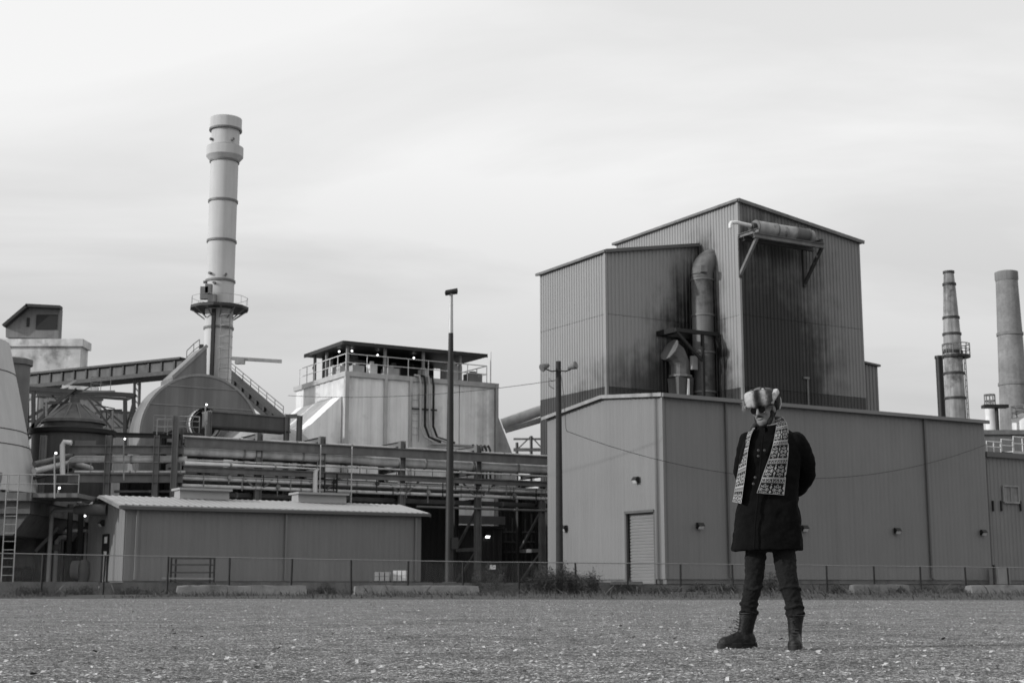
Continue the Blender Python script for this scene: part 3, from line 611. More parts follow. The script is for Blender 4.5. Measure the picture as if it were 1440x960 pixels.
# ================================================================== pipe rack behind the shed
R0 = at(770, 660, 83); R0.z = 0
def RK(s, b, z): return R0-U*s+V*b+Z*z                               # s metres back towards the left
def rs(px, py=660): return -(hit(px, py, R0, U)-R0).dot(U)
RW = 2.6
rk = thing('pipe_rack', 'long steel pipe rack of paired posts and beams crossing behind the shed', 'pipe rack', RK(11, 1, YARD))
zTB = hit(768, 648, R0, U).z; zP = hit(768, 659.5, R0, U).z; zTr = hit(768, 681, R0, U).z; zp1 = hit(768, 692, R0, U).z; zp2 = hit(768, 701, R0, U).z; zp3 = hit(768, 718, R0, U).z
zBent = hit(672, 626, RK(rs(672), 0, 0), U).z
SL = rs(256); SR = -7.0
for k, px in enumerate((250, 363, 452, 565, 672, 762)):
    s = rs(px); zb = zBent if px != 762 else zTr+.2
    MB().ibeam(RK(s, 0, YARD), RK(s, 0, zb), .3, .32, .03, U).build('post', 'steel_mid', rk, smooth=False)
    MB().ibeam(RK(s, RW, YARD), RK(s, RW, zb-.12), .26, .28, .03, U).build('post', 'steel_dark', rk, smooth=False)
    MB().ibeam(RK(s, .17, zb-.14), RK(s, RW-.2, zb-.14), .22, .26).build('cross_beam', 'steel_mid', rk, smooth=False)
    MB().ibeam(RK(s, .17, zp2-.28), RK(s, RW-.2, zp2-.28), .2, .24).build('cross_beam', 'steel_dark', rk, smooth=False)
    MB().ibeam(RK(s, .17, zP-.36), RK(s, RW-.2, zP-.36), .2, .24).build('cross_beam', 'steel_dark', rk, smooth=False)
    zx = hit(672, 772, R0, U).z; MB().bar(RK(s, .17, zx), RK(s, RW-.2, zx), .16, .2).build('strut', 'steel_mid', rk, smooth=False)
    m = MB(); m.bar(RK(s, .2, zx-.15), RK(s, RW-.2, YARD+.2), .12, .12); m.bar(RK(s, RW-.2, zx+.15), RK(s, .2, zp3-.1), .12, .12); m.build('diagonal_brace', 'steel_mid', rk, smooth=False)
MB().ibeam(RK(SL, -.22, zTB), RK(SR, -.22, zTB), .25, .5, .05).build('top_beam', 'steel_mid', rk, smooth=False)
MB().ibeam(RK(SL, RW+.22, zTB), RK(SR, RW+.22, zTB), .25, .5, .05).build('top_beam', 'steel_dark', rk, smooth=False)
MB().ibeam(RK(SL, -.2, zTr), RK(SR, -.2, zTr), .25, .3, .04).build('walkway_beam', 'steel_mid', rk, smooth=False)
MB().fbox(RK(SL, 0.35, zTr+.16), U*(SL-SR), V*(RW-.6), Z*.06).build('walkway', 'steel_dark', rk, smooth=False)
m = MB(); railing(m, [RK(SL, .3, zTr+.2), RK(SR, .3, zTr+.2)], .75, 1.1, .02, ()); m.build('handrail', 'steel_dark', rk)
m = MB()
ps_ = [rs(x) for x in (363, 452, 565, 672)]
for s in ps_:
    for d_ in (-1, 1): MB().bar(RK(s+.12*d_, -.1, zp2-.1), RK(s+1.0*d_, -.1, zTr-.14), .08, .08).build('knee_brace', 'steel_mid', rk, smooth=False)
def pipe(name, pts, r, m_, label, cat='pipe', grp=None, n=10, bands=True):
    t = thing(name, label, cat, Vector(pts[len(pts)//2]), grp)
    MB().path(pts, r, n).build('run', m_, t)
    m = MB(); L_ = 0
    for i in range(len(pts)-1):
        p, q = Vector(pts[i]), Vector(pts[i+1]); ln = (q-p).length
        for k in range(1, int(ln/3.5)+1):
            c = p.lerp(q, k/(int(ln/3.5)+1)); d = (q-p).normalized(); MB().tube(c-d*.05, c+d*.05, r*1.18, n=n).build('flange', 'galv_dull', t)
    
    return t
pipe('main_pipe', [RK(SR, .25, zP), RK(SL*.5, .25, zP), RK(SL*.55, .2, zP+.06), RK(SL, .2, zP+.06)], .27, 'pale_pipe', 'thick pale lagged pipe along the top of the pipe rack', n=14)
pipe('line_pipe', [RK(SR, -.05, zp1), RK(SL, -.05, zp1)], .10, 'pale_pipe', 'thin pale pipe, upper of two, under the rack walkway')
pipe('line_pipe', [RK(SR, -.05, zp2), RK(SL, -.05, zp2)], .10, 'pale_pipe', 'thin pale pipe, lower of two, under the rack walkway')
pipe('line_pipe', [RK(SR, -.1, zp3), RK(rs(585), -.1, zp3)], .07, 'steel_mid', 'thin dark pipe lowest on the rack, passing the lamp pole')
pipe('line_pipe', [RK(SR, 1.3, zP), RK(SL, 1.3, zP)], .2, 'steel_mid', 'dark lagged pipe hidden behind the thick pale one')
pipe('line_pipe', [RK(SL, -.3, zTr+.28), RK(rs(444), -.3, zTr+.28), RK(rs(441), -.3, zTr+.2), RK(rs(440.5), -.3, zTr-.05), RK(rs(440.5), -.3, zp2-1.2)], .13, 'white_paint', 'pale pipe running on the walkway edge and bending down behind the ridge vent')
for px, lab in ((446, 'thin pale riser pipe standing beside the downturned pale pipe'), (490, 'thin pale riser pipe on the rack near the white box building')):
    q = RK(rs(px), -.42, 0); MB_ = MB().tube(q+Z*(zp2-1), q+Z*(zTB+.2), .035, n=6); tag(MB_.build('riser_pipe', 'galv'), lab, 'pipe', 'riser pipes')
for k, (lev, b_, r_2, mm, lb) in enumerate(((zTB+.36, .6, .06, 'pale_pipe', 'thin pale conduit lying on top of the rack beams'), (zTB+.34, 1.5, .08, 'galv_dull', 'grey conduit on top of the rack, behind the pale one'), (zP-.42, -.1, .05, 'pale_pipe', 'slender pale conduit just below the thick lagged pipe'), (zTr-.32, -.12, .05, 'galv', 'bright slender conduit just below the rack walkway'), (zp2-.35, .8, .14, 'steel_mid', 'dark lagged line deep under the rack, below the twin pale pipes'), (zp1+.02, 1.4, .16, 'galv_dull', 'grey line deep under the walkway behind the twin pale pipes'))):
    pipe('line_pipe', [RK(SR, b_, lev), RK(SL, b_, lev)], r_2, mm, lb, n=8)
hd_ = thing('hanger_set', 'row of small pipe hangers and valve stems along the rack', 'pipe hangers', RK(SL*.5, 0, zp2)); r3 = random.Random(21)
for k in range(26):
    s_ = SR+3+(SL-SR-3.5)*(k+r3.random()*.6)/26; z0 = r3.choice((zp1, zp2, zTr)); m = MB(); m.tube(RK(s_, -.16, z0-r3.uniform(.15, .5)), RK(s_, -.16, z0+r3.uniform(.25, .7)), .03, n=5)
    if k % 3 == 0: q = RK(s_, -.2, z0+.1); m.path([q, q-V*.12], [.11, .11], 8)
    m.build('hanger', r3.choice(('steel_mid', 'galv_dull', 'steel_dark')), hd_)
# small gate lattice in front of the rack (valve ladder)
m = MB(); q = RK(rs(461), -.45, zp2-1.0); ladder(m, q, q+Z*1.9, .7, U, .3, .05); tag(m.build('valve_ladder', 'steel_black'), 'short black ladder of pipe stubs in front of the rack', 'ladder')

# left leg of the rack: faces the lot squarely, with walkway
Q0 = RK(rs(252), -.3, 0); LD = Vector((-1, -.03, 0)).normalized(); LN = Vector((-.03, 1, 0)).normalized()
def QK(s, b, z): return Q0+LD*s+LN*b+Z*z
def qs(px, py=650): return (hit(px, py, Q0, LD)-Q0).dot(LD)
def qz(px, py): return hit(px, py, Q0, LD).z
lr = thing('walkway_rack', 'steel walkway rack with handrail and lagged pipes in front of the conical tank', 'pipe rack', QK(3, 1, YARD))
LL = qs(97)
MB().ibeam(QK(-.1, 0, qz(180, 632)), QK(LL, 0, qz(180, 632)), .3, .42, .04).build('top_beam', 'steel_mid', lr, smooth=False)
MB().ibeam(QK(-.1, 0, qz(180, 672)), QK(LL, 0, qz(180, 672)), .3, .45, .04).build('walkway_beam', 'steel_mid', lr, smooth=False)
MB().fbox(QK(-.1, .2, qz(180, 668)), LD*(LL+.1), LN*2.2, Z*.07).build('walkway', 'steel_dark', lr, smooth=False)
m = MB(); railing(m, [QK(0, -.1, qz(180, 667)), QK(LL, -.1, qz(180, 667))], .62, 1.05, .025, (.02,)); m.build('handrail', 'galv_dull', lr)
for px in (220, 247, 152, 60):
    s = qs(px); MB().ibeam(QK(s, -.05 if px != 247 else -.3, YARD), QK(s, -.05 if px != 247 else -.3, qz(px, 612 if px < 240 else 585)), .26, .28, .03, LD).build('post', 'steel_mid', lr, smooth=False)
MB().ibeam(QK(qs(252), .05, qz(180, 613)), QK(qs(160), .05, qz(180, 611)), .3, .22).build('upper_beam', 'steel_dark', lr, smooth=False)
m = MB(); railing(m, [QK(qs(250), -.2, qz(235, 612)), QK(qs(220), -.2, qz(235, 612))], .8, .7, .03, (.5,)); m.build('cage_rail', 'galv_dull', lr)
pipe('main_pipe', [QK(-.2, .3, qz(180, 645)), QK(qs(105), .3, qz(180, 645)), QK(qs(99), .35, qz(180, 647)), QK(qs(97), .8, qz(180, 650)), QK(qs(97), 4, qz(180, 650))], .19, 'pale_pipe', 'thick pale lagged pipe along the left walkway rack', n=12)
pipe('line_pipe', [QK(-.2, .8, qz(180, 627)), QK(qs(100), .8, qz(180, 627))], .09, 'galv', 'thin bright pipe along the top of the left walkway rack')
pipe('line_pipe', [QK(-.2, .1, qz(180, 663)), QK(qs(105), .1, qz(180, 663))], .07, 'pale_pipe', 'thin pale pipe at the foot of the left walkway rack')
pipe('line_pipe', [QK(-.2, .4, qz(180, 690)), QK(qs(160), .4, qz(180, 690))], .07, 'steel_mid', 'thin dark pipe below the left walkway rack')
# pipes that leave the walkway rack towards the cone silo
a_ = QK(qs(96), .6, 0); 
for k, (y0, y1, r_, mm, lb) in enumerate(((640, 652, .13, 'steel_mid', 'dark pipe sloping down from the walkway rack to the cone silo'), (650, 662, .16, 'pale_pipe', 'pale lagged pipe sloping down from the walkway rack to the cone silo'), (660, 672, .09, 'steel_dark', 'thin dark pipe lowest of those running to the cone silo'))):
    pipe('branch_pipe', [at(100, y0, 72.5), at(48, y1, 70)], r_, mm, lb, n=10)
q = at(88, 668, 71); q2 = at(88, 621, 71)
pipe('vent_pipe', [q, q2-Z*.2, q2+Vector((.1, 0, 0)), q2+Vector((.45, 0, -.05))], .13, 'white_paint', 'short white vent pipe with bent top above the sloping pipes')

# ================================================================== lower dark buildings and black shade backdrops under and behind the rack
mat('sheet_dark', 0.045, .6, .12, .5, streak=.15); mat('shade_black', 0.012, .8, .2, .6, streak=.2); mat('sheet_grey', 0.15, .6, .1, .6, streak=.15, dirt=.2)  # the black wall tone stands in for deep shade behind the rack
mat('block_pale', 0.3, .6, .15, .5, streak=.3, dirt=.3)
def block(name, px0, px1, pt_, Y, dep, mm, label, pb=815, d=U, ribs=True, zb=None):
    p0 = at(px0, 700, Y); p0.z = 0; z1 = hit((px0+px1)/2, pt_, p0, d).z; ln = (hit(px1, (pt_+700)/2, p0, d)-p0).dot(d); zb = YARD if zb is None else zb
    nrm = Vector((-d.y, d.x, 0)); t = thing(name, label, 'building', p0+d*ln/2+nrm*dep/2+Z*zb)
    MB().corr(p0, p0+d*ln, zb, zb, z1, z1, -nrm, .4, .04).build('front_wall', mm, t, smooth=False)
    MB().corr(p0, p0+nrm*dep, zb, zb, z1, z1, -d, .4, .04).build('side_wall', mm, t, smooth=False)
    MB().corr(p0+d*ln, p0+d*ln+nrm*dep, zb, zb, z1, z1, d, .4, .04).build('side_wall', mm, t, smooth=False)
    MB().corr(p0+nrm*dep, p0+d*ln+nrm*dep, zb, zb, z1, z1, nrm, .4, .04).build('rear_wall', mm, t, smooth=False)
    m = MB(); m.fbox(p0-d*.1-nrm*.1+Z*(z1+.01), d*(ln+.2), nrm*(dep+.2), Z*.16); m.build('roof', 'trim_dark', t, smooth=False)
    return t, p0, ln, z1
t, p0, ln, z1 = block('pump_house', 597, 706, 742, 86.2, 5, 'sheet_dark', 'dark flat-roofed pump house under the pipe rack with a lit wall lamp')
wall_lamp(hit(684, 752, p0-V*.1, U), -V, 'lit wall lamp on the dark pump house under the pipe rack', True)
MB().bar(p0-V*.25+Z*(z1+.5), p0-V*.25+U*ln+Z*(z1+.5), .3, .5).build('roof_duct', 'sheet_grey', t, smooth=False)
block('boiler_hall', 706, 800, 690, 92, 6, 'shade_black', 'black recessed plant hall between pump house and door wall')
block('rack_backdrop', 180, 640, 676, 74.4, 1.6, 'shade_black', 'long black backdrop block added behind the shed for the shade under the pipe rack')  # added backdrop; its black colour imitates the shade under the rack
# clutter in the dark bay: a lattice of pipes
m = MB()
for k in range(5):
    q = at(712+k*9, 800, 90.5); m.tube(Vector((q.x, q.y, YARD)), Vector((q.x, q.y, YARD+3.5+rnd.random())), .06, n=6)
for k in range(4): q0 = at(708, 790-k*14, 90.4); q1 = at(752, 790-k*14, 90.4); m.tube(q0, q1, .05, n=6)
tag(m.build('pipe_lattice', 'steel_dark'), 'dark lattice of small pipes in the black bay', 'pipes')
# hose/cord on the pump house, boxes near the shed end
def crate(px0, px1, py0, Y, mm, label, bag=False):
    p0 = at(px0, 812, Y); p0.z = YARD; wd_ = at(px1, 812, Y).x-p0.x; h = at(px0, py0, Y).z-YARD; t = thing('pallet_load', label, 'pallet load', p0+Vector((wd_/2, .4, 0)))
    MB().fbox(p0+Z*.02, (wd_, 0, 0), (0, .8, 0), Z*.1).build('pallet', 'wood_pole', t, smooth=False)
    m = MB(); n_ = 3
    for i in range(n_):
        for j in range(2): m.fbox(p0+Vector((wd_*i/n_+.02, .02, .13+j*(h-.13)/2)), (wd_/n_-.04, 0, 0), (0, .76, 0), Z*((h-.13)/2-.02))
    m.build('load', mm, t, smooth=False)
crate(526, 548, 803, 61.9, 'galv_dull', 'grey boxes stacked on a pallet before the shed wall'); crate(552, 571, 801, 62.2, 'white_paint', 'bright wrapped sacks on a pallet at the end of the shed')
# horizontal steel hitching rail in front of the shed
q = at(240, 812, 59.3); q.z = YARD+.02; q1 = at(295, 812, 59.3); q1.z = q.z; hr = thing('storage_rack', 'dark tubular steel rack with three rails in front of the shed', 'rack', (q+q1)/2)
ht = at(240, 784, 59.3).z-YARD
for p_ in (q, q1):
    for b_ in (0, .8): MB().bar(p_+Vector((0, b_, 0)), p_+Vector((0, b_, ht)), .07, .07, U).build('upright', 'steel_black', hr, smooth=False)
for f in (.1, .42, .72, .97):
    for b_ in (0, .8): MB().bar(q+Vector((0, b_, ht*f)), q1+Vector((0, b_, ht*f)), .05, .06).build('rail', 'steel_dark', hr, smooth=False)
m = MB(); m.bar(at(228, 812.6, 58.9), at(300, 812.9, 58.9), .2, .06); tag(m.build('timber_beam', 'concrete_pale'), 'pale timber laid along the retaining wall below the steel rack', 'beam')

# ================================================================== white box building with canopy
B0 = at(485, 640, 87); B0.z = 0
def BW_(a, b, z): return B0+U*a+V*b+Z*z
def bab(p): d = Vector(p)-B0; return d.dot(U), d.dot(V)
zD = hit(485, 523, B0, U).z; aB = bab(hit(697, 600, B0, U))[0]; bBk = bab(hit(416, 560, B0, V))[1]
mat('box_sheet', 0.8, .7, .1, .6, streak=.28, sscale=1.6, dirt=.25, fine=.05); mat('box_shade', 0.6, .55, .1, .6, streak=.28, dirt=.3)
wb = thing('filter_house', 'big pale box filter house with open canopy deck on its roof', 'building', BW_(aB/2, bBk/2, YARD))
zlow = YARD
cuts = [0, bab(hit(541, 580, B0, U))[0], bab(hit(576, 580, B0, U))[0], bab(hit(646, 580, B0, U))[0], aB]
for i in range(4):
    MB().corr(BW_(cuts[i]+.03, 0, 0), BW_(cuts[i+1]-.03, 0, 0), zlow, zlow, zD-.25, zD-.25, -V, 1.0, .03).build('wall_panel', 'box_sheet', wb, smooth=False)
    if i != 2: MB().bar(BW_(cuts[i+1] if i else cuts[1], -.1, zlow), BW_(cuts[i+1] if i else cuts[1], -.1, zD+.02), .2, .2, U).build('pilaster', 'galv', wb, smooth=False)
MB().bar(BW_(0, -.05, zlow), BW_(0, -.05, zD+.02), .26, .26, U).build('pilaster', 'galv', wb, smooth=False)
MB().bar(BW_(aB, -.06, zlow), BW_(aB, -.06, zD+.02), .22, .22, U).build('pilaster', 'sheet_grey', wb, smooth=False)
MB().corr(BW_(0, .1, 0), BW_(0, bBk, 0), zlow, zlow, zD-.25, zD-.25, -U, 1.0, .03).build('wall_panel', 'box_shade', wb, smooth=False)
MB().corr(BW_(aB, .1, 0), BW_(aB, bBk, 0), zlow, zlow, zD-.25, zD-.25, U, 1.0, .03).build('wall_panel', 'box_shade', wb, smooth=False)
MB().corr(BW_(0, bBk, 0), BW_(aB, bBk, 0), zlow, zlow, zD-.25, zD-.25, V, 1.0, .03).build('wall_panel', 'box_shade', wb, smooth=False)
m = MB(); m.fbox(BW_(-.15, -.16, zD-.25), U*(aB+.3), V*(bBk+.3), Z*.3); m.build('deck', 'galv', wb, smooth=False)
zc_ = hit(487, 485, B0, U).z; aC = bab(hit(684, 500, BW_(0, -.3, 0), U))[0]; bC = bab(hit(431, 504, BW_(-.3, 0, 0), V))[1]
m = MB(); m.fbox(BW_(-.4, -.4, zc_), U*(aC+.4), V*(bC+.4), Z*.14); m.build('canopy_roof', 'steel_black', wb, smooth=False)
m = MB(); m.bar(BW_(-.45, -.44, zc_+.07), BW_(aC, -.44, zc_+.07), .08, .22); m.bar(BW_(-.45, -.4, zc_+.07), BW_(-.45, bC, zc_+.07), .08, .22); m.build('canopy_fascia', 'steel_dark', wb, smooth=False)
cols_a = [.05]+[bab(hit(x, 520, B0, U))[0] for x in (541, 595, 647)]
for a_ in cols_a:
    for b_ in (.0, bC-.6):
        MB().bar(BW_(a_, b_, zD+.05), BW_(a_, b_, zc_), .16, .16, U).build('column', 'galv_dull', wb, smooth=False)
MB().bar(BW_(.02, bC*.55, zD+.05), BW_(.02, bC*.55, zc_), .14, .14, U).build('column', 'galv_dull', wb, smooth=False)
m = MB(); railing(m, [BW_(-.1, bBk*.9, zD+.05), BW_(-.1, -.12, zD+.05), BW_(aB*.93, -.12, zD+.05), BW_(aB*.93, bBk*.8, zD+.05)], 1.1, 1.35, .03, (.5,)); m.build('handrail', 'white_paint', wb)
for (x0, dx, b0_, dy, h, mm) in ((1.0, .8, 1.0, .8, .75, 'galv'), (2.2, .5, .6, .6, .9, 'white_paint'), (1.7, 1.2, 3.0, 1, 1.6, 'sheet_grey'), (3.6, .9, .7, .8, .7, 'galv'), (4.7, .6, 1.8, .9, 1.15, 'steel_mid'), (6.5, .5, .7, .5, .8, 'white_paint'), (8.9, 1.1, 1.0, 1.0, 1.45, 'white_paint'), (10.8, 1.0, 1.0, .8, .9, 'galv_dull'), (.5, .5, 3.2, .6, .9, 'white_paint'), (.4, .6, 1.8, .6, .8, 'galv'), (5.6, 3.0, 3.4, 1.0, 1.5, 'steel_dark')):
    q = BW_(x0*aB/12.5, b0_, zD+.05); m = MB(); m.fbox(q, U*dx, V*dy, Z*h*.8); m.tube(q+U*dx*.5+V*dy*.5+Z*h*.8, q+U*dx*.5+V*dy*.5+Z*h, min(dx, dy)*.3, n=8); m.build('deck_machine', mm, wb, smooth=False)
for px, py in ((477, 494), (495, 490.5), (531, 499), (582, 503), (634, 508)):
    b_ = 1.2 if px > 485 else 1.5; q = hit(px, py, BW_(0, b_, 0), U); q.z = min(q.z, zc_-.12); m = MB(); m.lathe(q, [(.02, .06), (.05, .03), (.07, -.02), (.05, -.05), (.02, -.06)], 10); m.build('deck_lamp', 'lamp_lit', wb)
m = MB(); m.fbox(BW_(.6, bC-.9, zD+.05), U*(aC*.88-.6), V*.1, Z*(zc_-zD-.06)); m.build('deck_rear_shade_panel', 'steel_black', wb, smooth=False)  # black panel added to make the space under the canopy look shaded
m = MB(); m.fbox(BW_(.6, bC*.62, zD+.05), U*.1, V*(bC*.3), Z*(zc_-zD-.06)); m.build('deck_side_shade_panel', 'steel_black', wb, smooth=False)  # black side panel, more painted-in shade under the canopy
# cable risers on the front
cr = thing('cable_riser', 'bundle of dark cable ladders running down the front of the filter house', 'cables', BW_(cuts[2]+1.5, -.3, zD-6))
z_b = hit(600, 622, B0, U).z
for k, px in enumerate((588, 594, 600, 605)):
    a_ = bab(hit(px, 570, B0, U))[0]; y = -.35-.03*k
    m = MB(); m.path([BW_(a_-.35, -.1, zD+.15), BW_(a_-.1, y, zD+.1), BW_(a_, y, zD-.5), BW_(a_, y, z_b+1.0), BW_(a_+.25, y-.1, z_b+.3), BW_(a_+.8+.2*k, y-.3, z_b)], .075, 8); m.build('cable', 'galv' if k % 2 == 0 else 'steel_black', cr)
m = MB(); a0_, a1_ = bab(hit(577, 570, B0, U))[0], bab(hit(612, 570, B0, U))[0]
for z_ in (zD-2.0, zD-4.8): m.bar(BW_(a0_, -.22, z_), BW_(a1_, -.22, z_), .08, .1)
m.build('cable_bracket', 'steel_dark', cr, smooth=False)
m = MB(); ladder(m, BW_(bab(hit(582, 570, B0, U))[0], -.2, z_b), BW_(bab(hit(582, 570, B0, U))[0], -.2, zD-1), .5, U, .4, .025); m.build('cable_ladder', 'galv_dull', cr)
m = MB(); m.fbox(BW_(cuts[2]+1.2, -1.0, z_b-.2), U*4.0, V*.7, Z*.1); m.build('cable_tray', 'galv', cr, smooth=False)
m = MB()
for k in range(5): q = BW_(cuts[2]+4.0+.28*k, -1.05, z_b-.1); m.path([q, q-V*.25-Z*.3, q-V*.3-Z*2.4], .07, 6)
m.build('cable_drop', 'steel_black', cr)
# sloping inlet hood on the left flank, buttress on the right
q1 = hit(480, 557, BW_(-.05, 0, 0), V); bi = bab(q1)[1]
ih = MB(); z1 = q1.z; ih.prism([BW_(-.06, .6, z1), BW_(-.06, bBk-.3, z1-.3), BW_(-.06, bBk-.3, z1-7), BW_(-.06, .6, z1-7)], (0, 0, .001)) if False else None
ih.box8([BW_(-4.2, .5, YARD+3), BW_(-.08, .5, YARD+3), BW_(-.08, bBk-.4, YARD+3), BW_(-4.2, bBk-.4, YARD+3), BW_(-4.1, .5, hit(440, 640, BW_(-4, .5, 0), U).z), BW_(-.08, .5, z1), BW_(-.08, bBk-.4, z1), BW_(-4.1, bBk-.4, hit(440, 640, BW_(-4, .5, 0), U).z)])
ih.build('inlet_hood', 'box_sheet', wb, smooth=False)
bt = MB(); zb1 = hit(701, 570, BW_(aB, 0, 0), U).z; zb0 = hit(728, 645, BW_(aB, 0, 0), U).z; ax = bab(hit(728, 645, B0, U))[0]
bt.prism([BW_(aB+.12, .4, zb1), BW_(ax, .4, zb0), BW_(ax+.5, .4, YARD), BW_(aB+.12, .4, YARD)], V*4.5); bt.build('outlet_hood', 'box_shade', wb, smooth=False)
# two pipes that cross from filter house to the tower
pipe('transfer_pipe', [at(706, 596, 95), at(775, 572, 95)], .36, 'pale_pipe', 'upper fat pipe crossing the gap from filter house to tower', n=16)
pipe('transfer_pipe', [at(710, 605, 95.5), at(775, 586, 95.5)], .2, 'pale_pipe', 'lower slimmer pipe crossing the gap from filter house to tower', n=14)
# small steel frame in the gap
gf = MB()
for px in (727, 747): q = at(px, 640, 90); gf.bar(q-Z*2, at(px, 613 if px > 730 else 622, 90), .14, .14, U)
gf.bar(at(722, 617, 90), at(765, 617, 90), .1, .12); gf.bar(at(722, 632, 90), at(768, 632, 90), .16, .2); gf.bar(at(727, 632, 90), at(747, 613, 90), .08, .08); gf.bar(at(747, 613, 90), at(764, 632, 90), .08, .08)
tag(gf.build('trestle', 'steel_mid', smooth=False), 'small steel trestle in the gap between filter house and tower', 'trestle')

# ================================================================== chimney stack
CH = at(304, 560, 90); CH.z = 0
def cz(py): return at(310, py, 90).z
def cr_(pxw): return pxw/2*90/2029.0*1.01
mat('stack_paint', 0.45, .85, .09, .5, streak=.22, sscale=1.3)
ck = thing('chimney_stack', 'tall pale steel chimney with collars and a ring platform halfway up', 'chimney', Vector((CH.x, CH.y, YARD)))
r0 = cr_(40); r1 = cr_(43)
levels = [YARD, cz(545), cz(462), cz(396), cz(340), cz(284), cz(228), cz(206)]
for i in range(len(levels)-1):
    MB().lathe(CH, [(r0, levels[i]+.005), (r0, levels[i+1]-.005)], 40).build('shell_section', 'stack_paint', ck)
    MB().lathe(CH+Z*levels[i+1], [(r0-.02, -.07), (r0+.07, -.07), (r0+.07, .07), (r0-.02, .07)], 40, False).build('flange_ring', 'steel_mid', ck) if i < len(levels)-2 else None
zc0 = cz(221)
MB().lathe(CH, [(r0+.01, zc0-.35), (r0+.30, zc0), (r0+.30, zc0+.62), (r0+.05, zc0+.68)], 40, False).build('collar', 'stack_paint', ck)
MB().lathe(CH, [(r0+.02, cz(206)), (r0+.02, cz(183))], 40).build('shell_section', 'stack_paint', ck)
MB().lathe(CH, [(r0+.03, cz(184)), (r0+.14, cz(184)), (r0+.14, cz(168)), (r0+.02, cz(168)), (r0-.1, cz(168)-.4)], 40, False).build('top_band', 'stack_paint', ck)
MB().lathe(CH, [(.1, cz(168)-.35), (r0, cz(168)-.34)], 40).build('mouth', 'steel_black', ck)
MB().lathe(CH, [(r0+.141, cz(184)-.05), (r0+.17, cz(184)-.05), (r0+.17, cz(184)+.07), (r0+.141, cz(184)+.07)], 40, False).build('flange_ring', 'steel_mid', ck)
for k, (py, an_) in enumerate(((388, -120), (390, -60), (200, -140), (201, -50), (399, -150), (402, -100))):
    d = Vector((math.cos(R(an_)), math.sin(R(an_)), 0)); q = CH+Z*cz(py); MB().tube(q+d*(r0-.05), q+d*(r0+.22), .09, n=10).build('sample_port', 'steel_mid', ck)
# ring platform
zpl = cz(436); rp = cr_(84)
m = MB(); m.lathe(CH, [(r0+.05, zpl), (rp, zpl), (rp, zpl+.18), (r0+.05, zpl+.18)], 12, False); m.build('ring_platform', 'steel_dark', ck, smooth=False)
m = MB()
for k in range(12):
    a = 2*math.pi*(k+.5)/12; d = Vector((math.cos(a), math.sin(a), 0)); m.bar(CH+d*(rp-.1)+Z*zpl, CH+d*(r0+.05)+Z*(zpl-.6), .06, .06)
m.build('platform_brace', 'steel_mid', ck, smooth=False)
pts = [CH+Vector((math.cos(2*math.pi*k/12)*(rp-.08), math.sin(2*math.pi*k/12)*(rp-.08), zpl+.28)) for k in range(13)]
m = MB(); railing(m, pts, .5, 1.4, .012, ()); m.build('platform_rail', 'galv_dull', ck)
for k, (px, py, w_, h) in enumerate(((281, 420, .5, .8), (288, 412, .4, .6), (292, 424, .5, .5))):
    q = at(px, py, 88.4); MB().fbox(q, (w_, 0, 0), (0, .4, 0), Z*h).build('instrument_box', 'steel_mid', ck, smooth=False)
m = MB(); dl = Vector((math.cos(R(-55)), math.sin(R(-55)), 0)); ladder(m, CH+dl*(r0+.15)+Z*cz(545), CH+dl*(r0+.15)+Z*cz(436), .6, Vector((-dl.y, dl.x, 0)), .45, .03)
for k in range(7):
    z_ = cz(545)+(cz(440)-cz(545))*(k+.5)/7; c = CH+dl*(r0+.15)+Z*z_; sd_ = Vector((-dl.y, dl.x, 0)); m.path([c+sd_*.42*math.cos(t)+dl*.7*math.sin(t) for t in np.linspace(0, math.pi, 7)], .022, 4)
m.build('caged_ladder', 'galv_dull', ck)
dl = Vector((math.cos(R(-98)), math.sin(R(-98)), 0)); MB().bar(CH+dl*(r0+.1)+Z*cz(545), CH+dl*(r0+.1)+Z*cz(438), .22, .18, dl).build('cable_chase', 'steel_black', ck, smooth=False)

# ================================================================== round-topped duct casing at the foot of the chimney
F0 = at(283, 600, 82); F0.z = 0
rF = 3.55; zF = hit(283, 527, F0, U).z-rF
fh = thing('fan_casing', 'large round-topped steel fan casing with a dark inlet at the chimney foot', 'fan casing', Vector((F0.x, F0.y, YARD)))
mat('casing', 0.16, .5, .12, .5, streak=.55, sscale=1.0, metal=.15); mat('casing_rim', 0.24, .5, .12, .6, streak=.3)
poly = [F0-U*rF+Z*YARD] + [F0+U*(-rF*math.cos(t))+Z*(zF+rF*math.sin(t)) for t in np.linspace(0, math.pi, 33)] + [F0+U*rF+Z*YARD]
MB().prism(poly, V*2.2).build('shell', 'casing', fh, ang=25)
# rim strip round the front
m = MB()
for i in range(1, 33):
    t0, t1 = math.pi*(i-1)/32, math.pi*i/32
    if i > 32: break
    f_ = lambda t, r, b: F0+U*(-r*math.cos(t))+V*b+Z*(zF+r*math.sin(t))
    for b in (-.05,): m.add([f_(t0, rF+.06, b), f_(t1, rF+.06, b), f_(t1, rF+.06, .1), f_(t0, rF+.06, .1), f_(t0, rF-.08, b), f_(t1, rF-.08, b), f_(t1, rF-.08, -.004), f_(t0, rF-.08, -.004)], [(0, 1, 2, 3), (4, 5, 1, 0), (4, 7, 6, 5)])
m.build('rim', 'casing_rim', fh)
qi = hit(284, 598, F0-V*.02, U); ri = .95
m = MB(); m.path([qi+V*.05, qi-V*.75], [ri, ri], 28, False); m.path([qi-V*.75, qi+V*.05], [ri*.86, ri*.86], 28, False); k = len(m.v)
m.build('inlet_cone', 'pale_pipe', fh)
MB().path([qi-V*.08, qi-V*.03], [ri*.84, ri*.84], 28).build('inlet_shadow_box', 'steel_black', fh)
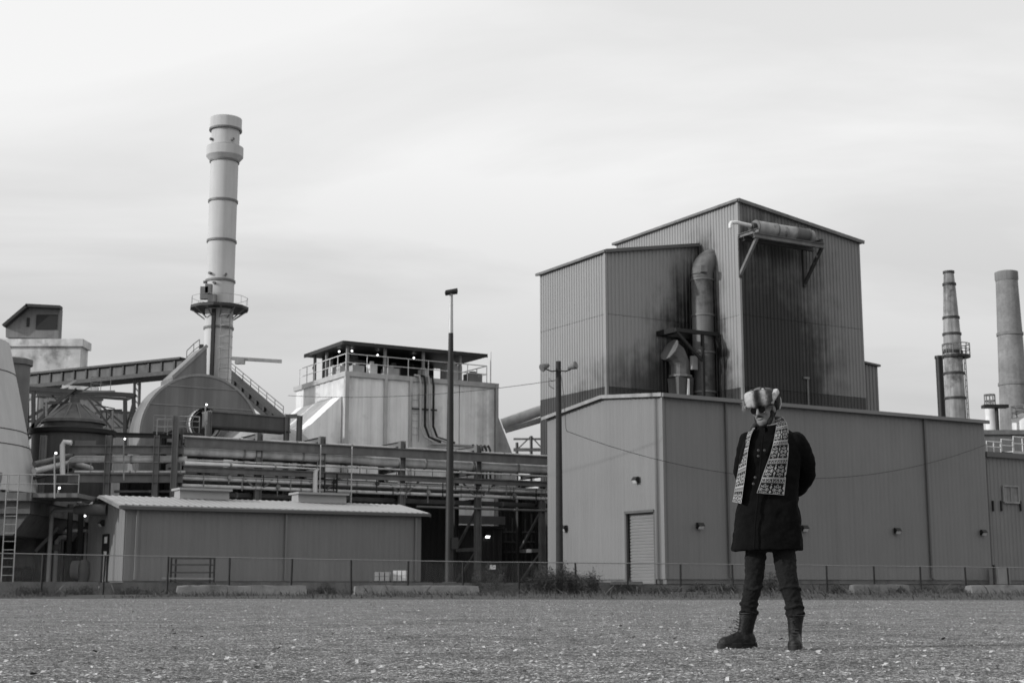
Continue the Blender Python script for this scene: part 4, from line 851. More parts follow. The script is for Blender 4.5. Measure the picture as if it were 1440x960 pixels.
for py in (545, 572): z_ = hit(283, py, F0, U).z; hw = math.sqrt(max(.1, rF**2-max(0, z_-zF)**2))-.1; MB().bar(F0-U*hw-V*.02+Z*z_, F0+U*hw-V*.02+Z*z_, .04, .05).build('seam', 'casing_rim', fh, smooth=False)
# triangular transition duct up to the stack
td = thing('transition_duct', 'wedge-shaped steel duct leaning from the fan casing up to the chimney', 'duct', F0+V*4+Z*(zF+3))
q = F0+V*4.0; pA = hit(243, 530, q, U); pB = hit(291, 486, q, U); pC = hit(291, 545, q, U)
MB().prism([pA, pA-Z*1.5, pC-Z*1.5, pB], V*2.4).build('wedge', 'casing', td, smooth=False)
MB().bar(pA-V*.03, pB-V*.03, .12, .2).build('edge_rim', 'casing_rim', td, smooth=False)
# small platform with lamp before the casing
p1 = thing('inlet_platform', 'small railed steel platform before the fan casing inlet', 'platform', at(252, 615, 74)); 
a_ = at(220, 611, 76); b_ = at(284, 613, 76); m = MB(); m.bar(a_, b_, 1.5, .2); m.build('deck', 'steel_dark', p1, smooth=False)
m = MB(); n_ = Vector((0, -.72, .1)); railing(m, [a_+n_, b_+n_], .85, .55, .025, (.35, .7)); m.build('handrail', 'galv_dull', p1)
for px in (250, 282): q = at(px, 615, 75.6); MB().bar(Vector((q.x, q.y, YARD)), q-Z*.1, .2, .2, U).build('leg', 'steel_dark', p1, smooth=False)
def lamp_post(px, py0, py1, Y, label, mm='galv_dull'):
    a = at(px, py0, Y); b = at(px, py1, Y); t = thing('lamp_post', label, 'lamp', a, 'small work lamps on the plant'); MB().path([a, b-Z*.1, b+Vector((.06, -.05, .03))], .04, 6).build('post', mm, t)
    m = MB(); q = b+Vector((.08, -.1, 0)); m.lathe(q, [(.015, .05), (.04, .03), (.055, -.02), (.02, -.05)], 10); m.build('lamp', 'lamp_lit', t)
lamp_post(289, 625, 569, 73.5, 'lit work lamp on a thin post before the fan casing')
lamp_post(77, 700, 637, 60.4, 'lit work lamp on a thin post at the cone silo deck handrail')
lamp_post(174, 675, 617, 70.5, 'lit work lamp on a thin post on the walkway rack handrail')
lamp_post(541, 640, 630, 82, 'lit work lamp on the pipe rack before the filter house')
lamp_post(82, 695, 686, 60.9, 'lit work lamp low on the silo deck handrail')
lamp_post(118, 740, 725, 66, 'lit work lamp in the dark bay left of the shed')

# brown duct crossing on posts
bdc = thing('cross_duct', 'dark brown box duct on steel posts right of the fan casing', 'duct', at(350, 600, 76))
pl = at(290, 590, 76); pr_ = at(405, 600, 79); d_ = (pr_-pl); d_.z = 0; d_.normalize(); pl2 = hit(290, 590, pl, d_); pr2 = hit(402, 596, pl, d_)
MB().bar(pl2, Vector((pr2.x, pr2.y, pl2.z)), 1.0, .75).build('duct', 'steel_brown', bdc, smooth=False)
MB().bar(pl2+Z*.42-d_*.0, Vector((pr2.x, pr2.y, pl2.z+.42)), 1.15, .09).build('duct_rim', 'steel_mid', bdc, smooth=False)
MB().bar(pl2-Z*.4, Vector((pr2.x, pr2.y, pl2.z-.4)), 1.15, .09).build('duct_rim', 'steel_dark', bdc, smooth=False)
for px, pt2 in ((292, 578), (402, 582), (420, 584)):
    q = hit(px, 640, pl-Vector((0, .65, 0)), d_); z1 = hit(px, pt2, pl-Vector((0, .65, 0)), d_).z; MB().ibeam(Vector((q.x, q.y, YARD)), Vector((q.x, q.y, z1)), .24, .26, .03, U).build('post', 'steel_mid', bdc, smooth=False)
q = hit(402, 585, pl-Vector((0, .65, 0)), d_); q2 = hit(420, 585, pl-Vector((0, .65, 0)), d_); MB().bar(q+d_*.13, q2-d_*.14, .2, .22).build('cross_beam', 'steel_mid', bdc, smooth=False)
# pale round hopper showing under it
hp = thing('round_hopper', 'pale round-shouldered hopper half hidden under the brown duct', 'hopper', at(365, 640, 84)); c = at(372, 640, 84); c.z = 0; ztp = at(372, 601, 84).z
MB().lathe(c, [(3.0, YARD), (3.0, ztp-1.6), (2.8, ztp-.9), (2.2, ztp-.3), (1.2, ztp), (.3, ztp+.1)], 32).build('shell', 'block_pale', hp)
MB().lathe(c, [(3.01, ztp-1.7), (3.1, ztp-1.7), (3.1, ztp-1.55), (3.01, ztp-1.55)], 32, False).build('hoop', 'steel_mid', hp)

# ================================================================== conveyors
def gallery(p, q, w_, h, label, nrib, mats, rails=True):
    d = (q-p).normalized(); t = thing('conveyor_gallery', label, 'conveyor', (p+q)/2-Z*h)
    MB().bar(p, q, w_, h).build('casing', mats[0], t, smooth=False)
    MB().bar(p+Z*(h/2+.1), q+Z*(h/2+.1), w_+.5, .16).build('roof', mats[1], t, smooth=False)
    MB().bar(p-Z*(h/2+.16), q-Z*(h/2+.16), w_+.15, .28).build('floor_beam', mats[1], t, smooth=False)
    sx = d.cross(Z).normalized()*(w_/2+.05)
    for k in range(nrib):
        c = p.lerp(q, (k+.5)/nrib); MB().bar(c+sx-Z*(h/2-.05), c+sx+Z*(h/2-.02), .12, .16, d).build('rib', mats[1], t, smooth=False)
    return t
mat('conveyor_side', 0.1, .7, .2, .7, streak=.4, dirt=.4)
gallery(at(28, 539, 112), at(268, 515, 104), 2.0, .72, 'long dark conveyor gallery climbing behind the conical tank to the chimney', 14, ('conveyor_side', 'steel_dark'))
t = gallery(at(318, 526, 99), at(402, 598, 97.5), .9, .45, 'dark conveyor running down to the right from behind the chimney', 8, ('steel_black', 'steel_dark'))
m = MB(); a_, b_ = at(320, 526, 101)+Z*.45, at(398, 592, 95)+Z*.45; railing(m, [a_, b_], .55, 1.3, .03, (.5,)); m.build('handrail', 'steel_mid', t)
m = MB()
for px, py, s_ in ((272, 500, .9), (277, 492, .6), (267, 505, .7), (281, 484, .6)): q = at(px, py, 103); m.fbox(q-Z*.6, (s_, 0, 0), (0, .8, 0), Z*s_)
m2 = MB(); railing(m2, [at(262, 512, 103.2), at(272, 502, 103.2), at(280, 496, 103.2)], 1.0, .5, .03, (.5,))
hd = thing('drive_station', 'dark cluster of drive machinery at the conveyor head beside the chimney', 'machinery', at(272, 515, 103)); m.build('drive', 'steel_dark', hd, smooth=False); m2.build('handrail', 'steel_mid', hd)
# supports: twin legs and trestle
tl = thing('conveyor_trestle', 'dark braced steel trestle holding up the conveyor gallery', 'trestle', at(110, 640, 100))
for px in (189.5, 196.5): a_, b_ = at(px, 640, 106), at(px, 532, 106); MB().bar(Vector((a_.x, a_.y, YARD)), b_, .18, .18, U).build('leg', 'steel_mid', tl, smooth=False)
m = MB()
for k in range(5): y0 = 535+k*9; m.bar(at(189.5, y0, 106), at(196.5, y0+9, 106), .08, .08)
m.build('lacing', 'steel_mid', tl, smooth=False)
tf = thing('steel_gantry', 'black open steel gantry with diagonal braces above the conical tank', 'gantry', at(110, 640, 84))
def gb(px0, py0, px1, py1, w_=.22, Y0=83, Y1=83, nm='beam', mm='steel_dark'): MB().bar(at(px0, py0, Y0), at(px1, py1, Y1), w_, w_).build(nm, mm, tf, smooth=False)
gb(36, 546, 190, 556, .26); gb(36, 551, 178, 561, .16, 85, 85); gb(178, 561, 190, 556, .16, 85, 83)
for px, y0 in ((38, 548), (47, 547), (188, 556), (176, 560)): gb(px, y0, px, 640, .2, nm='post')
gb(130, 560, 180, 602, .12, nm='diagonal_brace'); gb(122, 558, 160, 606, .12, nm='diagonal_brace'); gb(190, 556, 178, 600, .1, nm='diagonal_brace'); gb(36, 590, 60, 575, .14, nm='diagonal_brace'); gb(36, 610, 90, 556, .2, nm='diagonal_brace'); gb(56, 600, 105, 552, .14, nm='diagonal_brace'); gb(40, 592, 150, 592, .14); gb(36, 620, 60, 600, .12)
gb(46, 612, 110, 563, .3, 82, 84, 'chute', 'galv_dull'); gb(88, 545, 138, 548, .3, 86, 86, 'chute', 'pale_pipe'); gb(84, 548, 107, 535, .14, 86, 86, 'chute', 'galv_dull')
m = MB(); railing(m, [at(128, 548, 84), at(155, 551, 84)], .8, .7, .02, (.5,)); m.build('handrail', 'steel_mid', tf)
r4 = random.Random(8)
for k in range(34):
    x0 = r4.uniform(36, 185); y0 = r4.uniform(548, 605); t_ = r4.random(); Yk = r4.uniform(82, 88)
    if t_ < .4: gb(x0, y0, x0, y0+r4.uniform(10, 45), r4.uniform(.05, .12), Yk, Yk, 'post', r4.choice(('steel_dark', 'steel_mid', 'steel_black')))
    elif t_ < .75: gb(x0, y0, min(190, x0+r4.uniform(15, 50)), y0+r4.uniform(-2, 2), r4.uniform(.05, .14), Yk, Yk, 'beam', r4.choice(('steel_dark', 'steel_mid', 'steel_black')))
    else: gb(x0, y0, min(188, x0+r4.uniform(12, 34)), y0+r4.uniform(-28, 28), r4.uniform(.05, .1), Yk, Yk, 'diagonal_brace', 'steel_dark')
# building strip and pale block showing through the gantry
block('brick_annexe', 136, 215, 581, 112, 8, 'block_pale', 'pale low building seen between gantry posts and fan casing')
t = block('inner_building', 45, 140, 560, 120, 8, 'block_pale', 'pale block wall seen through the steel gantry above the conical tank')

# conical tank
kt = thing('conical_tank', 'squat tank with a conical roof and dark overhanging eaves', 'tank', at(100, 660, 78)); c = at(101, 640, 78); c.z = 0
mat('tank_skin', 0.075, .6, .15, .6, streak=.4, dirt=.3); z_ = lambda py: at(101, py, 78).z; rr = lambda pw: pw/2*78/2029
MB().lathe(c, [(rr(112), YARD), (rr(112), z_(612))], 36).build('shell', 'tank_skin', kt)
MB().lathe(c, [(rr(110), z_(613)), (rr(122), z_(612)), (rr(122), z_(606)), (rr(95), z_(603))], 36, False).build('eaves', 'steel_black', kt)
MB().lathe(c, [(rr(82), z_(604)), (rr(82), z_(592))], 36, False).build('drum', 'tank_skin', kt)
MB().lathe(c, [(rr(90), z_(596)), (rr(88), z_(592)), (rr(60), z_(582)), (rr(26), z_(570)), (rr(14), z_(566)), (rr(14), z_(558))], 36).build('cone_roof', 'conveyor_side', kt)
m = MB()
for k in range(12):
    a = 2*math.pi*k/12; d = Vector((math.cos(a), math.sin(a), 0)); m.bar(c+d*rr(86)+Z*z_(592.5), c+d*rr(26)+Z*z_(569), .05, .08)
m.build('roof_rib', 'steel_mid', kt, smooth=False)
MB().fbox(at(104, 648, 75.8), (1.1, 0, 0), (0, .1, 0), Z*1.1).build('hatch', 'sheet_grey', kt, smooth=False)

# cone silo at the left, deck, tall cylinder behind
YS = 70.5; c = Vector((-29.6, YS, 0)); zl = at(0, 693, YS).z; zu = 12.6; kS = .242
rb = (at(47, 690, YS).x-c.x)
cs = thing('cone_silo', 'pale tapering cone silo with dark seams standing on a concrete deck', 'silo', Vector((c.x, c.y, zl)))
mat('silo_skin', 0.46, .8, .06, .5, streak=.12)
rS_ = lambda z: rb-kS*(z-zl)
lv = [zl, at(20, 628, YS).z, at(20, 607, YS).z, zl+6.0, zu]
for i in range(4): MB().lathe(c, [(rS_(lv[i]), lv[i]+.004), (rS_(lv[i+1]), lv[i+1]-.004)], 72).build('cone_section', 'silo_skin', cs)
for z1 in lv[1:4]: MB().lathe(c+Z*z1, [(rS_(z1)-.02, -.02), (rS_(z1)+.02, -.02), (rS_(z1)+.02, .02), (rS_(z1)-.02, .02)], 72, False).build('seam_ring', 'steel_dark', cs)
MB().lathe(c, [(rS_(zu), zu+.01), (rS_(zu)*.5, zu+.6), (.2, zu+.9)], 32).build('cap', 'silo_skin', cs)
q = at(-8, 692, YS-3.4); MB().fbox(q, (at(9, 692, YS).x-q.x, 0, 0), (0, .9, 0), Z*1.0).build('hatch', 'galv_dull', cs, smooth=False)
cy_ = thing('round_bin', 'grey cylindrical bin with a flanged top behind the cone silo', 'bin', at(15, 690, 76)); c = at(12, 640, 76); c.z = 0; rc = 23*76/2029
zt_ = at(12, 506, 76).z; MB().lathe(c, [(rc, YARD), (rc, zt_-.3)], 36).build('shell', 'sheet_grey', cy_); MB().lathe(c, [(rc, zt_-.32), (rc+.12, zt_-.3), (rc+.12, zt_), (rc-.2, zt_+.1)], 36).build('top_flange', 'steel_mid', cy_)
dk = thing('concrete_deck', 'concrete deck on sloping haunches with a thin railing under the cone silo', 'deck', at(30, 810, 65)); 
a_, b_ = at(-420, 697, 60.5), at(108, 697, 60.5); zd = a_.z
MB().fbox(Vector((a_.x, 60.5, zd-.2)), (at(44, 697, 60.5).x-a_.x, 0, 0), (0, 10, 0), Z*.36).build('deck_slab', 'concrete', dk, smooth=False)
MB().fbox(Vector((at(44.5, 697, 60.5).x, 60.6, zd-.05)), (b_.x-at(44.5, 697, 60.5).x, 0, 0), (0, 3, 0), Z*.18).build('steel_grating', 'steel_mid', dk, smooth=False)
q0, q1 = at(-420, 705, 60.9), at(44, 705, 60.9); zl_, zh = at(0, 722, 60.9).z, zd-.205
m = MB(); m.fbox(Vector((q0.x, 60.8, zl_)), (at(43, 720, 60.9).x-q0.x, 0, 0), (0, 9, 0), Z*(zh-zl_)); m.build('edge_beam', 'concrete', dk, smooth=False)
m = MB(); zz0 = at(0, 752, 61).z; m.prism([Vector((q0.x, 61.0, zl_-.01)), Vector((at(40, 720, 61).x, 61, zl_-.01)), Vector((at(18, 752, 61).x, 61, zz0)), Vector((q0.x, 61, zz0))], (0, 8.5, 0)); m.build('haunch', 'concrete', dk, smooth=False)
m = MB(); q = at(17, 812, 66); m.fbox(Vector((q.x, 66, YARD)), (at(48, 812, 66).x-q.x, 0, 0), (0, 2, 0), Z*(at(30, 752, 66).z-YARD)); m.build('pier', 'concrete', dk, smooth=False)
m = MB(); railing(m, [Vector((a_.x, 60.6, zd+.16)), Vector((b_.x, 60.7, zd+.13))], .78, 1.0, .022, (.5,)); m.build('handrail', 'galv_dull', dk)
m = MB(); q = at(10, 815, 60.2); ladder(m, Vector((q.x, 60.2, YARD)), Vector((q.x, 60.2, zd+.9)), .5, Vector((1, 0, 0)), .35, .025); m.build('ladder', 'galv_dull', dk)
for px in (50, 95, 110): q = at(px, 800, 65.5); MB().bar(Vector((q.x, 65.5, YARD)), Vector((q.x, 65.5, zd-.06)), .2, .2, U).build('column', 'steel_dark', dk, smooth=False)
MB().bar(at(50, 775, 65.2), at(82, 742, 65.2), .14, .14).build('diagonal_brace', 'steel_mid', dk, smooth=False)
# dark bay behind: pump skids, beams and doors
block('bay_backdrop', -120, 135, 706, 69.5, 2, 'shade_black', 'black backdrop wall added for the shaded bay below the silo deck', d=Vector((1, 0, 0)))  # added dark background so the bay below the deck reads as shaded
for k, (px0, px1, py, Y, mm, lb) in enumerate(((52, 92, 748, 66.5, 'steel_mid', 'steel walkway ledge with bright edge in the dark bay'), (95, 124, 746, 66, 'galv', 'pale pipe shelf near the shed gable in the dark bay'))):
    a1, b1 = at(px0, py, Y), at(px1, py, Y); m = MB(); m.bar(a1, b1, .8, .12)
    for q in (a1, b1): m.bar(q+Vector((.1 if q is a1 else -.1, 0, -.06)), Vector((q.x+(.1 if q is a1 else -.1), q.y, YARD)), .09, .09, U)
    tag(m.build('pipe_shelf', mm, smooth=False), lb, 'shelf')
for k, (px, py0, py1, Y, r, mm, lb) in enumerate(((72, 745, 705, 67.5, .14, 'galv_dull', 'grey standpipe with valve in the dark bay by the silo deck'), (84, 740, 702, 67.5, .18, 'steel_mid', 'darker standpipe between two pipes in the dark bay'), (99, 760, 704, 67, .1, 'pale_pipe', 'slim pale standpipe in the dark bay near the shed gable'), (80, 800, 755, 66.3, .1, 'galv', 'low pale pipe loop standing on the yard in the dark bay'))):
    t = thing('standpipe', lb, 'pipe', at(px, py0, Y)); a1, b1 = at(px, py0, Y), at(px, py1, Y); a1.z = YARD if py0 < 800 else a1.z
    MB().path([Vector((b1.x, b1.y, YARD)), b1-Z*.2, b1+Vector((.15, 0, 0)), b1+Vector((.5, 0, 0))], r, 8).build('pipe', mm, t)
    z_m = (YARD+b1.z)/2+.6; MB().lathe(Vector((b1.x, b1.y, z_m)), [(r, -.15), (r*1.8, -.12), (r*1.8, .12), (r, .15)], 10).build('valve', 'steel_mid', t)
for k, (px0, px1, py0, mm, lb) in enumerate(((14, 38, 795, 'steel_dark', 'dark rounded pump on the concrete pier under the silo deck'), (96, 118, 785, 'steel_mid', 'grey pump skid beside the shed gable'))):
    Y = 64.6; a1 = at(px0, 812, Y); a1.z = YARD; wd_ = at(px1, 812, Y).x-a1.x; h = at(px0, py0, Y).z-YARD; t = thing('pump_skid', lb, 'pump', a1+Vector((wd_/2, .4, 0)))
    MB().fbox(a1, (wd_, 0, 0), (0, .8, 0), Z*.12).build('skid', 'steel_dark', t, smooth=False); MB().tube(a1+Vector((.05, .4, h*.55)), a1+Vector((wd_*.6, .4, h*.55)), h*.38, n=14).build('motor', mm, t); MB().lathe(a1+Vector((wd_*.78, .4, .12)), [(.2, 0), (.3, h*.3), (.25, h*.7), (.1, h*.85)], 14).build('pump', mm, t)

# ================================================================== old grain elevator, far away
Yo = 170; eg = thing('old_elevator', 'weathered old concrete elevator with a slant-roofed headhouse far behind', 'building', at(50, 560, Yo))
mat('old_concrete', 0.5, .9, .4, .5, streak=.35, sscale=.5, dirt=.55, fine=.15); mat('old_dark', 0.17, .9, .3, .3, streak=.3, dirt=.5)
q = at(-40, 500, Yo); q2 = at(113, 500, Yo); zt_ = at(60, 478, Yo).z
MB().fbox(Vector((q.x, Yo, YARD)), (q2.x-q.x, 0, 0), (0, 3, 0), Z*(zt_-YARD)).build('block', 'old_concrete', eg, smooth=False)
MB().fbox(Vector((q.x-.3, Yo-.3, zt_-.8)), (q2.x-q.x+.6, 0, 0), (0, 3.6, 0), Z*.9).build('cornice', 'old_concrete', eg, smooth=False)
P_ = [at(x, y, Yo+2) for x, y in ((8, 474), (8, 459), (40, 431), (84, 433.5), (82, 476))]; MB().prism(P_, (0, 1.2, 0)).build('headhouse', 'old_dark', eg, smooth=False)
m = MB(); m.bar(at(38, 430, Yo+1.6), at(86, 432.5, Yo+1.6), 1.2, .35); m.bar(at(6, 459, Yo+1.6), at(40, 430, Yo+1.6), 1.2, .35); m.build('headhouse_roof', 'steel_dark', eg, smooth=False)
MB().fbox(at(50, 463, Yo+1.9), (at(80, 463, Yo).x-at(50, 463, Yo).x, 0, 0), (0, .09, 0), Z*(at(50, 442, Yo).z-at(50, 463, Yo).z)).build('opening', 'steel_black', eg, smooth=False)
MB().fbox(at(37, 459, Yo+1.9), (.35, 0, 0), (0, .09, 0), Z*1.1).build('window', 'steel_black', eg, smooth=False)
# far crane boom right of the chimney
cm = thing('crane_boom', 'thin far crane boom sticking out right behind the chimney', 'crane', at(345, 560, 240)); MB().bar(at(300, 502, 240), at(396, 508, 240), .5, .55).build('boom', 'galv_dull', cm, smooth=False); MB().fbox(at(330, 511, 239.5), (1.6, 0, 0), (0, 1, 0), Z*1).build('cab', 'galv_dull', cm, smooth=False)
q = at(322, 505, 240); MB().bar(Vector((q.x, 240, 0)), q, .6, .6, U).build('mast', 'galv_dull', cm, smooth=False)

# ================================================================== far chimneys on the right
Yc = 150
mat('rust_stack', 0.22, .7, .5, .6, streak=.7, dirt=.8); mat('brick_stack', 0.2, .9, .3, .5, streak=.2, fine=.2, bscale=3, dirt=.2)
c = at(1345, 590, Yc); c.z = 0; z_ = lambda py: at(1342, py, Yc).z; rr = lambda pw: pw/2*Yc/2040
rc_ = thing('banded_stack', 'slim stained steel stack with dark bands and a narrowing top', 'chimney', Vector((c.x, c.y, 0)))
lvp = [(YARD, 30), (z_(560), 28), (z_(525), 27), (z_(495), 26), (z_(470), 24.5), (z_(447), 22), (z_(400), 17), (z_(383), 14)]
for i in range(len(lvp)-1):
    (a, wa), (b, wb_) = lvp[i], lvp[i+1]; MB().lathe(c, [(rr(wa), a+.01), (rr(wb_), b-.01)], 28).build('shell_section', 'rust_stack', rc_)
    MB().lathe(c+Z*b, [(rr(wb_)-.05, -.12), (rr(wb_)+.1, -.12), (rr(wb_)+.1, .12), (rr(wb_)-.05, .12)], 28, False).build('band', 'steel_dark', rc_)
zp_ = z_(503); MB().lathe(c+Vector((.35, 0, 0)), [(rr(24), zp_), (rr(40), zp_), (rr(40), zp_+.25), (rr(24), zp_+.25)], 14, False).build('platform', 'steel_black', rc_, smooth=False)
m = MB(); railing(m, [c+Vector((.35+rr(39)*math.cos(a), rr(39)*math.sin(a), zp_+.25)) for a in np.linspace(0, 2*math.pi, 13)], 1.2, 1.2, .05, (.5,)); m.build('platform_rail', 'steel_mid', rc_)
m = MB(); ladder(m, c+Vector((rr(30)+.15, -.3, YARD)), c+Vector((rr(27)+.15, -.3, zp_)), .5, Vector((0, 1, 0)), .6, .05); m.build('ladder', 'steel_mid', rc_)
c = at(1325, 590, Yc+4); c.z = 0; bs = thing('black_stack', 'thin black steel stack tucked behind the banded one', 'chimney', Vector((c.x, c.y, 0)))
MB().lathe(c, [(rr(11), YARD), (rr(11), z_(494))], 20).build('shell', 'steel_black', bs); MB().lathe(c, [(rr(11), z_(496)), (rr(13), z_(496)), (rr(13), z_(492)), (rr(9), z_(492))], 20).build('rim', 'steel_black', bs)
c = at(1428, 600, 160); c.z = 0; z_ = lambda py: at(1418, py, 160).z; rr = lambda pw: pw/2*160/2040
bk_ = thing('brick_chimney', 'thick tapering weathered masonry chimney at the edge of the site', 'chimney', Vector((c.x, c.y, 0)))
MB().lathe(c, [(rr(48), YARD), (rr(42), z_(600)), (rr(31), z_(396))], 36).build('shaft', 'brick_stack', bk_); MB().lathe(c, [(rr(31), z_(396)+.01), (rr(33), z_(393)), (rr(33), z_(383)), (rr(27), z_(382))], 36).build('crown', 'old_dark', bk_)
for py in (470, 540): MB().lathe(c+Z*z_(py), [(rr(34 if py < 500 else 38)-.1, -.15), (rr(36.5 if py < 500 else 40)+.05, -.15), (rr(36.5 if py < 500 else 40)+.05, .15), (rr(34)-.1, .15)], 36, False).build('hoop', 'old_dark', bk_)
# tank group at its foot
for k, (px0, px1, pt_, mm, lb) in enumerate(((1387, 1402, 572, 'white_paint', 'pale cylindrical tank left of the masonry chimney foot'), (1424, 1460, 588, 'white_paint', 'wide pale tank right before the masonry chimney foot'))):
    c = at((px0+px1)/2, 610, 140); c.z = 0; r = (px1-px0)/2*140/2040; t = thing('far_tank', lb, 'tank', Vector((c.x, c.y, 0))); zt_ = at(1400, pt_, 140).z
    MB().lathe(c, [(r, YARD), (r, zt_)], 28).build('shell', mm, t); MB().lathe(c, [(r+.05, zt_), (r*.5, zt_+.4), (.2, zt_+.5)], 28).build('roof', 'galv', t); m = MB(); railing(m, [c+Vector((r*math.cos(a), r*math.sin(a), zt_)) for a in np.linspace(0, 2*math.pi, 11)], 1.2, 2, .06, (.5,)); m.build('rail', 'steel_mid', t)
c = at(1400, 569, 138); m = MB(); m.fbox(c+Vector((-1.1, 0, -.25)), (2.4, 0, 0), (0, 1, 0), Z*.3); m.bar(c+Vector((.2, .4, -.25)), Vector((c.x+.2, c.y+.4, YARD)), .25, .25, U); tag(m.build('far_platform', 'steel_black', smooth=False), 'small dark platform on a post by the masonry chimney', 'platform')
p0 = at(1380, 620, 125); m = MB(); m.fbox(Vector((p0.x, 125, YARD)), (14, 0, 0), (0, 6, 0), Z*(at(1400, 611, 125).z-YARD)); m.fbox(Vector((p0.x-.2, 124.8, at(1400, 611, 125).z+.01)), (14.4, 0, 0), (0, 6.4, 0), Z*.4); tag(m.build('far_shed', 'steel_mid', smooth=False), 'dark flat-roofed shed behind the side building at the chimney foot', 'building')

# ================================================================== poles and wires
lp = thing('lamp_pole', 'tall slim dark lamp pole with a flat lamp head before the pipe rack', 'lamp pole', Vector((at(632, 820, 63).x, 63, YARD)))
b_ = at(631.5, 822, 63); b_.z = YARD; tp = at(627.5, 413, 63); tp.x = b_.x-.0
mat('pole_dark', 0.015, .6, .2, 1.2, streak=.3)
zt_ = tp.z; MB().path([b_, Vector((b_.x, 63, YARD+(zt_-YARD)*.55)), Vector((b_.x, 63, YARD+(zt_-YARD)*.86))], [.19, .15, .11], 14).build('shaft', 'pole_dark', lp)
MB().path([Vector((b_.x, 63, YARD+(zt_-YARD)*.86)), Vector((b_.x, 63, zt_))], [.105, .08], 12).build('upper_shaft', 'galv', lp)
q = Vector((b_.x, 63, zt_)); m = MB(); m.box8([q+Vector(v_) for v_ in ((-.28, -.35, -.02), (.27, -.35, .06), (.27, .35, .06), (-.28, .35, -.02), (-.24, -.3, .1), (.29, -.3, .2), (.29, .3, .2), (-.24, .3, .1))]); m.build('lamp_head', 'steel_black', lp, smooth=False)
MB().fbox(b_-Vector((.3, .3, .02)), (.6, 0, 0), (0, .6, 0), Z*.1).build('base_plate', 'concrete', lp, smooth=False)
MB().fbox(b_+Vector((.1, -.25, 1.5)), (.3, 0, 0), (0, .15, 0), Z*.5).build('junction_box', 'steel_black', lp, smooth=False)

up_ = thing('utility_pole', 'wooden utility pole with two floodlights before the door wall', 'utility pole', Vector((at(787, 808, 63).x, 63, .08)))
b_ = at(787, 808, 63); b_.z = .05; tz = at(788, 508, 63).z; top = Vector((b_.x, 63, tz))
MB().path([b_, b_.lerp(top, .5), top], [.165, .145, .115], 14).build('shaft', 'wood_pole', up_)
for sx in (-1, 1):
    arm = top+Vector((0, -.1, -.42)); e_ = top+Vector((sx*.55, -.15, -.38)); m = MB(); m.path([arm, arm+Vector((sx*.3, -.02, -.05)), e_], .03, 6); m.build('arm', 'steel_dark', up_)
    m = MB(); q = e_+Vector((sx*.05, -.05, .12)); d = Vector((sx*.75, -.5, -.4 if sx < 0 else .25)).normalized(); m.path([q-d*.2, q-d*.05, q+d*.18, q+d*.22], [.08, .12, .19, .17], 12); m.build('floodlight', 'steel_mid', up_)
m = MB(); m.path([top+Vector((-.12, 0, -.85)), top+Vector((-.3, 0, -.9)), top+Vector((-.42, 0, -.75)), top+Vector((-.42, 0, -1.1)), top+Vector((-.2, 0, -1.25))], .015, 5); m.build('cable_loop', 'steel_black', up_)
def wire(pts, r, label):
    m = MB(); m.path(pts, r, 5); tag(m.build('overhead_wire', 'steel_black'), label, 'wire', 'overhead wires')
def sag(p, q, s, n=14): return [p.lerp(q, i/n)-Z*(4*s*(i/n)*(1-i/n)) for i in range(n+1)]
wa = at(797, 606, 62.8); wb2 = hit(1386, 625, W(0, -.5, 0), U)
wire([top+Vector((.1, -.13, -.6)), Vector((top.x+.22, 62.8, top.z-1.5)), Vector((wa.x-.04, 62.8, wa.z+.15)), wa]+[], .012, 'thin drop wire hanging down the utility pole')
wire(sag(wa, wb2, 1.95, 24), .013, 'long sagging wire strung from the utility pole across the long hall wall')
wire(sag(top+Vector((-.1, 0, -.85)), at(405, 556, 75), .35, 14), .014, 'thin wire from the utility pole across the filter house')
for px, py, lb in ((690, 499, 'short white mast on the right end of the filter house deck'), (440, 520, 'thin dark mast on the left end of the filter house deck')):
    q = hit(px, py, BW_(0, .3, 0), U); m = MB(); m.tube(Vector((q.x, q.y, zD+.05)), q+Z*.2, .04, n=6); tag(m.build('mast', 'white_paint' if px > 500 else 'steel_dark'), lb, 'mast')
